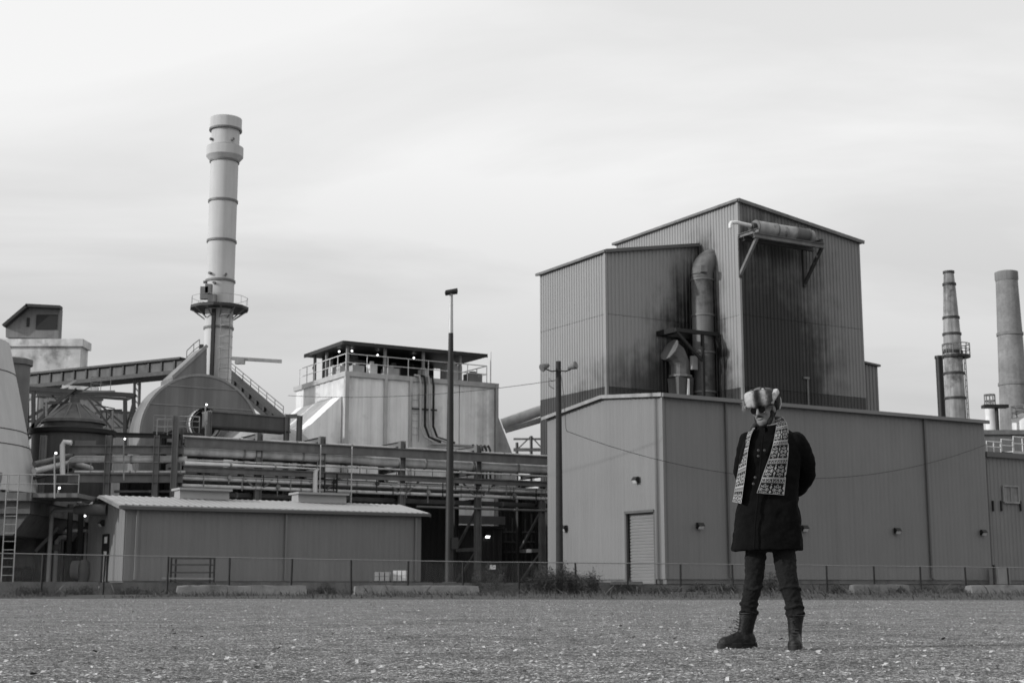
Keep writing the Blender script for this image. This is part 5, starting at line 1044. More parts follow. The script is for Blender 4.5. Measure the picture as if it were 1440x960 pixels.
# ================================================================== vegetation, litter and stones
mat('leaf_green', 0.04, .7, .4, 6); mat('twig', 0.05, .85, .3, 6); mat('grass', 0.055, .8, .4, 3); mat('dry_leaf', 0.40, .7, .5, 9); mat('dry_leaf_dark', 0.06, .8, .4, 9)
mat('stone', 0.17, .85, .8, 23, spec=.3)
def leaf_quad(m, p, d, n_, L_, w_):
    d = d.normalized(); s = d.cross(n_)
    if s.length < 1e-3: s = d.orthogonal()
    s.normalize(); k = len(m.v); nn = s.cross(d); m.v += [p, p+d*L_*.45+s*w_/2+nn*L_*.08, p+d*L_, p+d*L_*.45-s*w_/2+nn*L_*.08]; m.f += [(k, k+1, k+2), (k, k+2, k+3)]
def shrub(px, pw, py_top, off, label, seed, dens=1.0, airy=.5):
    r_ = random.Random(seed); b = FP(px, off); b.z = .08; half = pw/2*b.y/2029; H = hit(px, py_top, b, FD).z-.08
    t = thing('shrub', label, 'shrub', b, 'scrub along the fence'); st = MB(); lf = MB(); n_st = int(9*dens+half*10)
    for k in range(n_st):
        x = r_.uniform(-1, 1); base = b+FD*(x*half*.75)+Vector((0, r_.uniform(-.4, .4), -.05)); h = H*(1-.5*abs(x)**2)*r_.uniform(.55, 1.05)
        lean = Vector((x*.25+r_.uniform(-.25, .25), r_.uniform(-.25, .25), 1)); pts = [base]
        for i in range(1, 6):
            q = base+Vector((lean.x*h*(i/5)**1.3, lean.y*h*(i/5), h*i/5))+Vector((r_.gauss(0, .03), r_.gauss(0, .03), 0)); pts.append(q)
        st.path(pts, [.012-.0018*i for i in range(6)], 4)
        for i in range(int(70*dens)):
            f = r_.uniform(.12, 1)**.8; j = min(4, int(f*5)); q = pts[j].lerp(pts[j+1], f*5-j); d = Vector((r_.gauss(0, 1), r_.gauss(0, 1), r_.gauss(.4, .7))).normalized()
            off_ = d*r_.uniform(0, .22*(1-airy*f)+.06); leaf_quad(lf, q+off_, d+Vector((0, 0, r_.uniform(-.6, .3))), Vector((r_.gauss(0, 1), r_.gauss(0, 1), 1)), r_.uniform(.05, .12), r_.uniform(.02, .05))
    st.build('stem', 'twig', t); lf.build('foliage', 'leaf_green', t, smooth=False)
shrub(692, 58, 790, .3, 'dense dark shrub at the right end of the straight concrete barrier', 1, 1.1)
shrub(752, 46, 797, -.2, 'dark bushy shrub left of the utility pole foot', 2, 1.5)
shrub(785, 60, 787, .2, 'tall dark shrub with thin tips round the utility pole foot', 3, 1.8)
shrub(822, 44, 797, -.3, 'dark shrub right of the utility pole, before the door wall', 4, 1.4)
shrub(874, 54, 820, -.3, 'low sprawling weeds before the roll-up door', 5, .9)
shrub(1078, 38, 799, .1, 'leafy shrub seen between the legs of the standing man', 6, 1.3)
shrub(1022, 30, 818, .0, 'small weed clump left of the standing man', 7, 1.0)
shrub(928, 50, 824, -.2, 'low scrubby weeds beside the broken concrete slab', 8, .8)
shrub(40, 60, 822, .2, 'low scrub on the verge below the silo deck', 9, .8)
shrub(190, 50, 825, .2, 'low scrub on the verge below the shed corner', 10, .8)
shrub(455, 46, 822, .2, 'low scrub in the gap between the two long concrete barriers', 11, .9)
shrub(1340, 36, 826, -.2, 'tuft of weeds on the verge left of the last concrete barrier', 12, .8)
shrub(1245, 40, 824, -.8, 'scraggly weeds before the short dark-faced concrete block', 13, .7)
shrub(1180, 34, 821, .1, 'thin upright weeds right of the standing man by the fence', 14, .8)
shrub(1300, 30, 823, .0, 'small dark weed clump by the fence under the wall downpipe', 15, .8)
shrub(985, 40, 819, .1, 'ragged weeds behind the broken concrete slab', 16, .9)
shrub(330, 40, 824, .2, 'dry weeds behind the chipped concrete barrier', 17, .7)
shrub(620, 36, 822, .2, 'weeds at the lamp pole foot behind the straight barrier', 18, .8)
shrub(110, 46, 822, .1, 'straggling weeds on the verge before the dark bay', 19, .8)
g = MB(); r_ = random.Random(5)
for k in range(15000):
    t = r_.uniform(-.05, 1.06); s_ = r_.uniform(0.0, .98)**.8; a = E0.lerp(E1, t); b = FP(0, 1.2).lerp(FP(1440, 1.2), t); p = a.lerp(b, s_)
    if mnoise.noise((p.x*.35, p.y*.35, 2))+.28 < r_.random()*.6: continue
    p.z = .02+.11*s_; h = r_.uniform(.05, .26)*(.45+.7*s_)*(2.1 if r_.random() < .06 else 1); d = Vector((r_.gauss(0, .35), r_.gauss(0, .35), 1)); k_ = len(g.v); sx = Vector((r_.uniform(.006, .016), r_.uniform(-.01, .01), 0))
    g.v += [p-sx, p+sx, p+d*h*.6+sx*.6, p+d*h+Vector((d.x, d.y, 0))*h*.4]; g.f += [(k_, k_+1, k_+2), (k_, k_+2, k_+3)]
o = g.build('verge_grass', 'grass', kind='stuff', smooth=False); o['label'] = 'rough grass and weeds along the lot edge'; o['category'] = 'grass'

def crumpled_leaf(r_, L_):
    m = MB(); n = 9; c = r_.uniform(.15, .6); tw = r_.uniform(-.6, .6)
    for i in range(n+1):
        t = i/n; wd = L_*.38*math.sin(math.pi*min(1, t*.97+.03))**.8*(1+.25*math.sin(t*17+c*9)); bend = L_*c*(t-.4)**2
        for j in (-1, 0, 1): m.v.append(Vector((L_*(t-.5), j*wd, bend+abs(j)*wd*c*.9+j*wd*tw*(t-.5)+.004)))
    for i in range(n):
        for j in range(2): a = i*3+j; m.f.append((a, a+3, a+4, a+1))
    return m
protos = []
for k in range(6):
    m = crumpled_leaf(random.Random(40+k), .06); me = bpy.data.meshes.new('leaf'); me.from_pydata([tuple(v_) for v_ in m.v], [], m.f); me.materials.append(MATS['dry_leaf' if k < 5 else 'dry_leaf_dark']); me.polygons.foreach_set('use_smooth', [True]*len(me.polygons)); protos.append(me)
r_ = random.Random(11); spots = []
marked = [(22, 895), (380, 945), (320, 933), (222, 956), (1007, 919), (1130, 917), (1145, 906), (1320, 858), (1366, 878), (1228, 902), (878, 888), (574, 921), (90, 861), (225, 881), (616, 874), (1118, 955), (905, 909), (1190, 885), (1260, 893), (1330, 925)]
for px, py in marked: spots.append(atz(px, py, 0))
while len(spots) < 170:
    Y = 6.2*(18/6.2)**r_.random(); px = r_.uniform(-20, 1460); p = at(px, 900, Y); p.z = 0; spots.append(p)
for i, p in enumerate(spots):
    k = r_.randrange(6); o = bpy.data.objects.new('fallen_leaf', protos[k]); COL.objects.link(o); o.location = (p.x, p.y, .004); s_ = r_.uniform(.4, .85)*(1.2 if i < 20 else 1); o.scale = (s_,)*3
    o.rotation_euler = (r_.uniform(-.5, .5), r_.uniform(-.6, .6), r_.uniform(0, 6.28)); o.location.z += .012*s_
    o['label'] = 'pale curled dry leaf lying on the gravel lot' if k < 5 else 'dark shrivelled leaf lying on the gravel lot'; o['category'] = 'leaf'; o['group'] = 'pale fallen leaves' if k < 5 else 'dark fallen leaves'
# one upright leaf against the boot
lt = MB(); n_ = 42000; ico = [Vector((math.cos(a)*c, math.sin(a)*c, z)) for a, c, z in ((0, .9, -.3), (1.3, 1, .0), (2.5, .8, -.2), (3.8, 1, .1), (5.0, .9, -.1))]+[Vector((.1, 0, .62))]
for k in range(n_):
    Y = 5.2*(48/5.2)**(r_.random()**1.0); px = r_.uniform(-30, 1470); p = at(px, 900, Y); s_ = r_.uniform(.004, .010)*(1+ (.7 if r_.random() < .05 else 0))*max(1, (Y/13)**.55); kk = len(lt.v); a = r_.uniform(0, 6.3); ca, sa = math.cos(a), math.sin(a)
    e_ = r_.uniform(.6, 1.5); hgt = r_.uniform(.5, 1.1)
    for v_ in ico: lt.v.append(Vector((p.x+(v_.x*ca*e_-v_.y*sa)*s_, p.y+(v_.x*sa*e_+v_.y*ca)*s_, max(-.002, (v_.z*hgt+.15)*s_))))
    lt.f += [(kk+i, kk+(i+1) % 5, kk+5) for i in range(5)]
o = lt.build('loose_gravel', 'stone', kind='stuff', smooth=False); o['label'] = 'loose gravel scattered over the lot'; o['category'] = 'gravel'
lt = MB()
for k in range(5200):                                                # leaf crumbs, too many to count
    Y = 6*(46/6)**r_.random(); px = r_.uniform(-30, 1470); p = at(px, 900, Y); p.z = .006; a = r_.uniform(0, 6.3); L_ = r_.uniform(.008, .04)*max(1, (Y/14)**.5); d = Vector((math.cos(a), math.sin(a), r_.uniform(-.05, .5))); leaf_quad(lt, p, d, Vector((r_.gauss(0, .5), r_.gauss(0, .5), 1)), L_, L_*r_.uniform(.35, .7))
o = lt.build('leaf_litter', 'dry_leaf', kind='stuff', smooth=False); o['label'] = 'crumbs of dry leaves scattered over the lot'; o['category'] = 'leaf litter'

# ================================================================== the man
PB = atz(1082, 911.5, 0); Y0 = PB.y
def pp(px, py, dy=0.0): return at(px, py, Y0+dy)
man = thing('person', 'person in long black coat, patterned scarf and plaid fur hat standing on the gravel', 'person', PB)
def ell(m, c, rx, ry, rz, ax=None, n=16, k=10):
    ax = ax or (Vector((1, 0, 0)), Vector((0, 1, 0)), Vector((0, 0, 1))); c = Vector(c); b = len(m.v)
    for i in range(1, k):
        t = math.pi*i/k
        for j in range(n): a = 2*math.pi*j/n; m.v.append(c+ax[0]*rx*math.sin(t)*math.cos(a)+ax[1]*ry*math.sin(t)*math.sin(a)-ax[2]*rz*math.cos(t))
    m.v += [c-ax[2]*rz, c+ax[2]*rz]; s_, e_ = len(m.v)-2, len(m.v)-1
    for i in range(k-2):
        for j in range(n): p = b+i*n+j; q = b+i*n+(j+1) % n; m.f.append((p, q, q+n, p+n))
    for j in range(n): m.f.append((s_, b+(j+1) % n, b+j)); t = b+(k-2)*n; m.f.append((t+j, t+(j+1) % n, e_))
    return m
def limb(m, pts, rs, n=14, sub=4):
    P = [Vector(p) for p in pts]; out = []; orr = []
    for i in range(len(P)-1):
        p0 = P[max(0, i-1)]; p1 = P[i]; p2 = P[i+1]; p3 = P[min(len(P)-1, i+2)]
        for k in range(sub):
            t = k/sub; out.append(.5*((2*p1)+(p2-p0)*t+(2*p0-5*p1+4*p2-p3)*t*t+(3*p1-p0-3*p2+p3)*t**3)); orr.append(rs[i]+(rs[i+1]-rs[i])*t)
    out.append(P[-1]); orr.append(rs[-1]); m.path(out, orr, n); ell(m, P[0], rs[0], rs[0], rs[0]); ell(m, P[-1], rs[-1], rs[-1], rs[-1]); return m
def loft(m, rings):
    n = len(rings[0]); b = len(m.v)
    for r in rings: m.v += [Vector(p) for p in r]
    for i in range(len(rings)-1):
        for j in range(n): p = b+i*n+j; q = b+i*n+(j+1) % n; m.f.append((p, q, q+n, p+n))
    m.f.append(tuple(b+j for j in reversed(range(n)))); m.f.append(tuple(b+(len(rings)-1)*n+j for j in range(n))); return m
def sculpt(o, vox, smooth=4, disp=0, dscale=.08, wrinkle=None):
    a = o.modifiers.new('remesh', 'REMESH'); a.mode = 'VOXEL'; a.voxel_size = vox; a.use_smooth_shade = True
    if smooth: s = o.modifiers.new('smooth', 'SMOOTH'); s.iterations = smooth; s.factor = .5
    if disp:
        tx = bpy.data.textures.new('folds', 'CLOUDS'); tx.noise_scale = dscale; tx.noise_depth = 2; d = o.modifiers.new('folds', 'DISPLACE'); d.texture = tx; d.strength = disp; d.mid_level = .5; d.texture_coords = 'LOCAL'
    return o
def fabric(name, v, rough=.9, wv=900, bump=.3, sheen=.25, var=.25):
    m = mat(name, v, rough, var, 14, spec=.06); t = m.node_tree; b = t.nodes['Principled BSDF']; b.inputs['Sheen Weight'].default_value = sheen; b.inputs['Sheen Roughness'].default_value = .5
    n = t.nodes.new('ShaderNodeTexNoise'); n.inputs['Scale'].default_value = wv; n.inputs['Detail'].default_value = 2; g_ = t.nodes.new('ShaderNodeNewGeometry'); t.links.new(g_.outputs['Position'], n.inputs[0]); bp = t.nodes.new('ShaderNodeBump'); bp.inputs['Strength'].default_value = bump; bp.inputs['Distance'].default_value = .003; t.links.new(n.outputs[0], bp.inputs['Height']); t.links.new(bp.outputs[0], b.inputs['Normal']); return m
fabric('coat_wool', .0055, .95, 500, .4, .0); fabric('denim', .014, .9, 700, .4, .03); mat('boot_leather', .006, .55, .3, 20, bump=.3, bscale=90, spec=.35); mat('skin', .16, .55, .06, 30, bump=.15, bscale=300); mat('beard', .015, .8, .4, 60, bump=.9, bscale=260); mat('fur_pale', .42, .95, .35, 40); mat('fur_dark', .03, .95, .3, 40); mat('button', .05, .35, .1, 30); mat('lace', .03, .8, .1, 30); mat('sunglass', .004, .12, .0, 3, spec=.15); mat('shirt_edge', .35, .8, .1, 20)
BY = R(24); bf = Vector((-math.sin(BY), -math.cos(BY), 0)); br_ = Vector((math.cos(BY), -math.sin(BY), 0))     # chest faces a little to the left

# ---- body: one continuous figure
HC = pp(1074, 576, -.04); hy = R(36); hp_ = R(9)
hf = Vector((-math.sin(hy)*math.cos(hp_), -math.cos(hy)*math.cos(hp_), -math.sin(hp_))).normalized(); hr = Vector((math.cos(hy), -math.sin(hy), 0)); hr = (hr+Z*.07).normalized(); hu = hr.cross(hf).normalized()
if hu.z < 0: hu = -hu
def H(x, y, z): return HC+hr*x+hf*y+hu*z
AX = (hr, hf, hu)
body = MB()
ell(body, H(0, -.015, .03), .074, .094, .092, AX, 20, 14); ell(body, H(0, .028, -.04), .060, .063, .074, AX, 20, 12); ell(body, H(0, .066, -.098), .026, .024, .022, AX); ell(body, H(0, .045, -.085), .045, .05, .032, AX)
for s_ in (-1, 1):
    ell(body, H(s_*.036, .064, -.022), .024, .022, .022, AX); ell(body, H(s_*.077, -.012, -.005), .010, .022, .032, AX); ell(body, H(s_*.034, .073, .030), .026, .014, .010, AX); ell(body, H(s_*.011, .098, -.032), .011, .013, .010, AX)
limb(body, [H(0, .083, .022), H(0, .098, .0), H(0, .110, -.026)], [.011, .012, .014], 10); ell(body, H(0, .086, -.060), .023, .011, .007, AX); ell(body, H(0, .083, -.072), .020, .011, .008, AX)
neck0 = pp(1083, 612, .0); limb(body, [H(0, -.02, -.05), H(0, -.03, -.1), neck0], [.058, .056, .066])
def bodyring(px0, px1, py, hd, cy_=0.0, n=40, fold=0.0, sq=2.3):
    a = pp(px0, py, cy_); b = pp(px1, py, cy_); c = (a+b)/2; hw = (b-a).length/2; out = []
    for j in range(n):
        t = 2*math.pi*j/n; ct, st = math.cos(t), math.sin(t); f = (abs(ct)**sq+abs(st)**sq)**(-1/sq)
        k = 1+fold*(math.sin(7*t+.7)+.6*math.sin(11*t+2.1))
        out.append(c+Vector((1, 0, 0))*hw*ct*f*k+Vector((0, 1, 0))*hd*st*f*k)
    return out
loft(body, [bodyring(1062, 1104, 762, .07), bodyring(1052, 1112, 745, .10), bodyring(1054, 1110, 700, .10), bodyring(1050, 1116, 650, .12), bodyring(1050, 1120, 622, .10), bodyring(1066, 1104, 607, .07)])
LG0 = pp(1047.5, 905, .12); LG0.z = 0; RG0 = pp(1118.5, 905, -.07); RG0.z = 0
LK, LA = pp(1059, 822, .03), pp(1051, 885, .11); RK_, RA = pp(1110, 822, -.06), pp(1118.5, 888, -.07)
limb(body, [pp(1066, 750, .0), LK, LA], [.06, .045, .028]); limb(body, [pp(1100, 750, -.02), RK_, RA], [.06, .045, .028])
for (G_, a_) in ((LG0, Vector((-1, -.28, 0)).normalized()), (RG0, Vector((-.22, -1, 0)).normalized())):
    A_ = LA if a_.x < -.5 else RA; limb(body, [A_, G_+Z*.085, G_+a_*.06+Z*.065, G_+a_*.13+Z*.055], [.028, .022, .018, .014])
RSh, REl, RWr = pp(1121, 624, -.04), pp(1134, 668, .10), pp(1106, 693, .21); LSh, LEl, LWr = pp(1052, 624, .06), pp(1046, 668, .20), pp(1078, 700, .23)
for (a_, b_, c_) in ((RSh, REl, RWr), (LSh, LEl, LWr)): limb(body, [a_, b_, c_], [.05, .04, .028])
for (wr, sx) in ((RWr, -1), (LWr, 1)):                               # clasped hands behind the back
    pc_ = wr+Vector((sx*.05, .02+.02*sx, -.01)); ell(body, pc_, .048, .02, .038)
    for k in range(4): b0 = pc_+Vector((sx*.04, 0, .026-.018*k)); ln = (.07, .078, .072, .056)[k]; limb(body, [b0, b0+Vector((sx*ln*.5, .008, -.004)), b0+Vector((sx*ln*.8, -.012, -.012)), b0+Vector((sx*ln*.78, -.03, -.02))], [.0095, .009, .0085, .008], 8, 2)
    limb(body, [pc_+Vector((-sx*.01, 0, .03)), pc_+Vector((sx*.012, .02, .055)), pc_+Vector((sx*.045, .025, .058))], [.012, .0105, .009], 8, 2)
sculpt(body.build('body', 'skin', man), .0055, 3)
# ---- beard and hair
m = MB(); ell(m, H(0, .050, -.112), .034, .032, .018, AX); ell(m, H(0, .026, -.090), .057, .050, .030, AX)
for s_ in (-1, 1): limb(m, [H(s_*.062, -.005, -.02), H(s_*.058, .016, -.06), H(s_*.044, .042, -.095)], [.018, .021, .022], 10); limb(m, [H(s_*.003, .098, -.047), H(s_*.018, .091, -.049), H(s_*.031, .079, -.050)], [.0055, .0055, .004], 8)
sculpt(m.build('beard', 'beard', man), .005, 2, .006, .012)
m = MB(); ell(m, H(0, -.035, -.01), .078, .082, .07, AX); sculpt(m.build('hair', 'beard', man), .006, 2, .008, .014)
mat('lips', .07, .6, .1, 30)
m = MB(); m.path([H(-.024, .080, -.060), H(-.012, .090, -.066), H(0, .0935, -.068), H(.012, .090, -.066), H(.024, .080, -.060)], [.002, .0045, .005, .0045, .002], 8); m.build('mouth', 'lips', man)
# ---- sunglasses
sg = MB()
for s_ in (-1, 1):
    c = H(s_*.033, .097-.0, .004); d = (hf+hr*s_*.16).normalized(); sg.path([c-d*.003, c+d*.003], [.0265, .0265], 24)
sg = sg.build('sunglasses', 'sunglass', man)
m = MB()
for s_ in (-1, 1):
    c = H(s_*.033, .098, .004); d = (hf+hr*s_*.16).normalized(); sx = d.cross(hu).normalized(); m.path([c+sx*.0275*math.cos(a)+hu*.0275*math.sin(a) for a in np.linspace(0, 2*math.pi, 25)], .0022, 6, False)
    m.path([H(s_*.06, .09, .012), H(s_*.078, .05, .012), H(s_*.080, -.02, .006)], .0025, 5)
m.path([H(-.009, .101, .010), H(0, .104, .014), H(.009, .101, .010)], .0022, 5); m.build('frame', 'button', sg)
# ---- trousers
m = MB(); limb(m, [pp(1064, 752, 0), pp(1062, 790, .01), pp(1059, 822, .03), pp(1054, 845, .07), pp(1053, 857, .095)], [.086, .073, .065, .060, .060], 20, 6); limb(m, [pp(1101, 752, -.02), pp(1104, 790, -.04), pp(1110, 822, -.06), pp(1116, 847, -.07), pp(1118, 860, -.08)], [.092, .080, .068, .061, .060], 20, 6)
loft(m, [bodyring(1050, 1116, 775, .12), bodyring(1050, 1116, 740, .12)])
for i, (px, py, w_, dy) in enumerate(((1053, 860, .064, .095), (1053.5, 850, .062, .08), (1059.5, 826, .069, .035), (1118, 863, .064, -.08), (1117, 853, .062, -.075), (1111, 826, .072, -.06))):
    c = pp(px, py, dy); m.path([c+Vector((w_*math.cos(a), w_*math.sin(a), .012*math.sin(2*a+i))) for a in np.linspace(0, 2*math.pi, 17)], .010, 6, False)
sculpt(m.build('trousers', 'denim', man), .006, 2, .018, .032)
# ---- coat
m = MB()
loft(m, [bodyring(1030, 1128.5, 774, .185, 0, 72, .022), bodyring(1031.5, 1127.5, 755, .18, 0, 72, .018), bodyring(1035, 1125, 725, .165, 0, 72, .010), bodyring(1040, 1121, 690, .145, 0, 72, .003), bodyring(1040, 1123, 665, .15, 0, 72), bodyring(1041, 1126, 640, .155, 0, 72), bodyring(1043, 1129, 624, .14, 0, 72), bodyring(1049, 1123, 613, .115, .01, 72), bodyring(1061, 1109, 605, .085, .02, 72), bodyring(1066, 1101, 599, .07, .02, 72)])
limb(m, [pp(1119, 622, -.03), pp(1129, 640, .02), pp(1134.5, 664, .09), pp(1124, 684, .17), pp(1106, 694, .21)], [.082, .078, .07, .062, .052], 18, 6); limb(m, [pp(1053, 622, .05), pp(1047, 642, .12), pp(1045, 666, .18), pp(1058, 690, .22), pp(1075, 699, .23)], [.078, .072, .066, .058, .05], 18, 6)
sculpt(m.build('coat', 'coat_wool', man), .008, 3, .026, .09)
# stand collar, placket, buttons, pale neckband
m = MB(); cc = pp(1082, 603, -.01)
for i, (r_a, dz_) in enumerate(((.078, -.01), (.083, .045))): pass
ring = lambda r, dz_, tilt: [cc+br_*r*math.cos(a)+bf*(r*1.0*math.sin(a)+.01)+Z*(dz_+tilt*math.sin(a)) for a in np.linspace(-math.pi*1.46, math.pi*.46, 30)]
o0, o1, i1, i0 = ring(.088, -.03, -.03), ring(.083, .038, -.025), ring(.074, .038, -.025), ring(.076, -.03, -.03); n = 30
m.v += o0+o1+i1+i0
for j in range(n-1):
    for q in range(4): a, b = q*n, ((q+1) % 4)*n; m.f.append((a+j, a+j+1, b+j+1, b+j))
m.f += [(0, n, 2*n, 3*n), (n-1, 4*n-1, 3*n-1, 2*n-1)]; m.build('collar', 'coat_wool', man)
m = MB(); rg = [cc+br_*.072*math.cos(a)+bf*(.072*math.sin(a)+.012)+Z*(.044-.025*math.sin(a)) for a in np.linspace(0, 2*math.pi, 30)]; m.path(rg, .005, 6, False); m.build('shirt_band', 'shirt_edge', man)
m = MB(); m.path([pp(1073, 612, -.165), pp(1070, 640, -.176), pp(1068, 670, -.168), pp(1066, 700, -.166), pp(1062, 735, -.18), pp(1060, 772, -.197)], .006, 6); m.build('placket_edge', 'coat_wool', man)
for k, (px, py) in enumerate(((1066.5, 633), (1066.5, 641), (1062, 671), (1059.5, 680), (1075, 633), (1073, 671))):
    c = pp(px, py, -.172); MB().lathe(Vector((0, 0, 0)), [(.001, .006), (.007, .0055), (.010, .002), (.010, -.002)], 12).build('button', 'button', man); o = COL.objects[-1]; o.matrix_local = Matrix.Translation(c-PB) @ Matrix.Rotation(R(90), 4, 'X')
    o.data.transform(Matrix.Translation(PB))
# ---- scarf: knitted two-colour pattern, one quad per stitch
def stitch(i, j):                                                    # i column 0..41, j row
    per = 24; r = j % per
    if r in (0, 6): return i % 2 == 0
    if r in (1, 5): return True if r == 1 and i % 4 < 2 else (i % 4 >= 2)
    if r in (2, 4): return i % 3 == 0
    if r == 3: return i % 6 in (0, 1)
    if r == 7: return False
    y = r-15.5; cell = i % 21; x = cell-8
    if cell < 17:
        a, b = abs(x), abs(y); M_, m_ = max(a, b), min(a, b)
        if M_ > 7.6 or a+b > 11.5: return False
        if M_ < 2: return a+b < 1.2
        return (m_ >= .5 and M_-m_ > .6 and m_ <= 8.2-M_ and not (int(a)+int(b)) % 3 == 0) or (abs(M_-m_) < .6 and 4 < M_ < 6) or (6.6 < M_ and m_ < 1)
    return (abs(cell-18.5) < 1 and int(y) % 3 != 0) or (abs(abs(y)-3.5) < .6)
def scarf_panel(name, left, right, dl_, dr__, nu=42, nv=120, bulge=.018, parent=None):
    me_v = []; 
    def samp(pts, t):
        f = t*(len(pts)-1); i = min(int(f), len(pts)-2); f -= i
        p0 = pts[max(0, i-1)]; p1 = pts[i]; p2 = pts[i+1]; p3 = pts[min(len(pts)-1, i+2)]
        return [.5*((2*p1[k])+(p2[k]-p0[k])*f+(2*p0[k]-5*p1[k]+4*p2[k]-p3[k])*f*f+(3*p1[k]-p0[k]-3*p2[k]+p3[k])*f**3) for k in range(3)]
    fr_, bk2 = [], []
    for j in range(nv+1):
        a = samp(left, j/nv); b = samp(right, j/nv); A_ = pp(*a); B_ = pp(*b)
        for i in range(nu+1):
            t = i/nu; p = A_.lerp(B_, t); s_ = math.sin(math.pi*t); p += Vector((0, -1, 0))*(bulge*s_+.004*math.sin(j*.13+t*5))
            fr_.append(p)
    n0 = len(fr_); vs_ = fr_+[p+Vector((.002, .009, 0)) for p in fr_]; fs = []; cols = []
    for j in range(nv):
        for i in range(nu):
            a = j*(nu+1)+i; fs.append((a, a+nu+1, a+nu+2, a+1)); edge = i in (0, nu-1) or j > nv-2; cols.append(.40 if (edge or stitch(i, j)) else .012)
    for j in range(nv):
        for i in range(nu): a = n0+j*(nu+1)+i; fs.append((a, a+1, a+nu+2, a+nu+1)); cols.append(.012 if stitch(i, j) else .5)
    for j in range(nv):
        for i in (0, nu): a = j*(nu+1)+i; fs.append((a, a+n0, a+n0+nu+1, a+nu+1)); cols.append(.55)
    for i in range(nu): a = nv*(nu+1)+i; fs.append((a, a+n0, a+n0+1, a+1)); cols.append(.2)
    m = MB(); m.v = vs_; m.f = fs; o = m.build(name, 'knit', parent or man, ang=80); ca = o.data.color_attributes.new('knit', 'FLOAT_COLOR', 'CORNER'); arr = []
    for c_, f in zip(cols, fs): arr += [c_, c_, c_, 1.0]*len(f)
    ca.data.foreach_set('color', arr); return o
def attr_mat(name, attr, rough=.95, bs=700):
    m = bpy.data.materials.new(name); m.use_nodes = True; t = m.node_tree; b = t.nodes['Principled BSDF']; b.inputs['Roughness'].default_value = rough; b.inputs['Specular IOR Level'].default_value = .15
    at_ = t.nodes.new('ShaderNodeVertexColor'); at_.layer_name = attr; n = t.nodes.new('ShaderNodeTexNoise'); n.inputs['Scale'].default_value = bs; g_ = t.nodes.new('ShaderNodeNewGeometry'); t.links.new(g_.outputs['Position'], n.inputs[0])
    mr = t.nodes.new('ShaderNodeMapRange'); mr.inputs['To Min'].default_value = .55; mr.inputs['To Max'].default_value = 1.3; t.links.new(n.outputs[0], mr.inputs[0]); mx_ = t.nodes.new('ShaderNodeMix'); mx_.data_type = 'RGBA'; mx_.blend_type = 'MULTIPLY'; mx_.inputs['Factor'].default_value = 1
    t.links.new(at_.outputs[0], mx_.inputs['A']); t.links.new(mr.outputs[0], mx_.inputs['B']); t.links.new(mx_.outputs['Result'], b.inputs['Base Color']); bp = t.nodes.new('ShaderNodeBump'); bp.inputs['Strength'].default_value = .5; bp.inputs['Distance'].default_value = .003; t.links.new(n.outputs[0], bp.inputs['Height']); t.links.new(bp.outputs[0], b.inputs['Normal']); MATS[name] = m
attr_mat('knit', 'knit'); attr_mat('plaid', 'plaid', bs=260)
sfo = scarf_panel('scarf', [(1091, 590, -.03), (1091, 604, -.12), (1085, 632, -.185), (1074, 664, -.19), (1064, 693, -.185)], [(1101, 586, .02), (1108, 601, -.06), (1109, 630, -.14), (1106, 664, -.145), (1102.5, 696, -.14)], 0, 0)
scarf_panel('scarf_end', [(1056, 603, .03), (1047, 616, .03), (1041, 645, .02), (1035, 678, .02), (1030, 705, .03)], [(1062, 601, -.06), (1056, 612, -.12), (1051, 640, -.15), (1047, 674, -.145), (1042, 708, -.13)], 0, 0, bulge=.03, parent=sfo)
m = MB(); limb(m, [pp(1057, 606, .0), pp(1064, 598, .07), pp(1080, 592, .10), pp(1093, 590, .07), pp(1099, 592, -.01)], [.022, .028, .03, .028, .024], 12, 5); m.build('scarf_wrap', 'fur_dark', sfo)
# ---- fur hat
hat_rows = [(.024, 1.00), (.055, 1.07), (.090, 1.10), (.122, 1.09), (.142, 1.0), (.152, .80), (.157, .45), (.158, .04)]
n = 72; m = MB()
for (z, s_) in hat_rows:
    for j in range(n): a = 2*math.pi*j/n; m.v.append(H(.092*s_*math.cos(a), -.012+.112*s_*math.sin(a), z+.012*math.sin(a)))
for i in range(len(hat_rows)-1):
    for j in range(n): m.f.append((i*n+j, i*n+(j+1) % n, (i+1)*n+(j+1) % n, (i+1)*n+j))
m.f.append(tuple((len(hat_rows)-1)*n+j for j in range(n))); m.f.append(tuple(reversed(range(n))))
def plaid_val(a, z):
    d = math.degrees(a) % 360; b = 0.36
    k = (d+12) % 54
    if k < 17: b = .05
    elif k < 23: b = .2
    elif 36 < k < 39: b = .16
    if .095 < z < .125: b *= .45
    return b
def paint(o, vals, fs):
    ca = o.data.color_attributes.new('plaid', 'FLOAT_COLOR', 'CORNER'); arr = []
    for c_, f in zip(vals, fs): arr += [c_, c_, c_, 1.0]*len(f)
    ca.data.foreach_set('color', arr)
ho = m.build('fur_hat', 'plaid', man); vals = []
for i in range(len(hat_rows)-1):
    for j in range(n): vals.append(plaid_val(2*math.pi*(j+.5)/n, (hat_rows[i][0]+hat_rows[i+1][0])/2)*.35)
paint(ho, vals+[.05, .05], m.f)
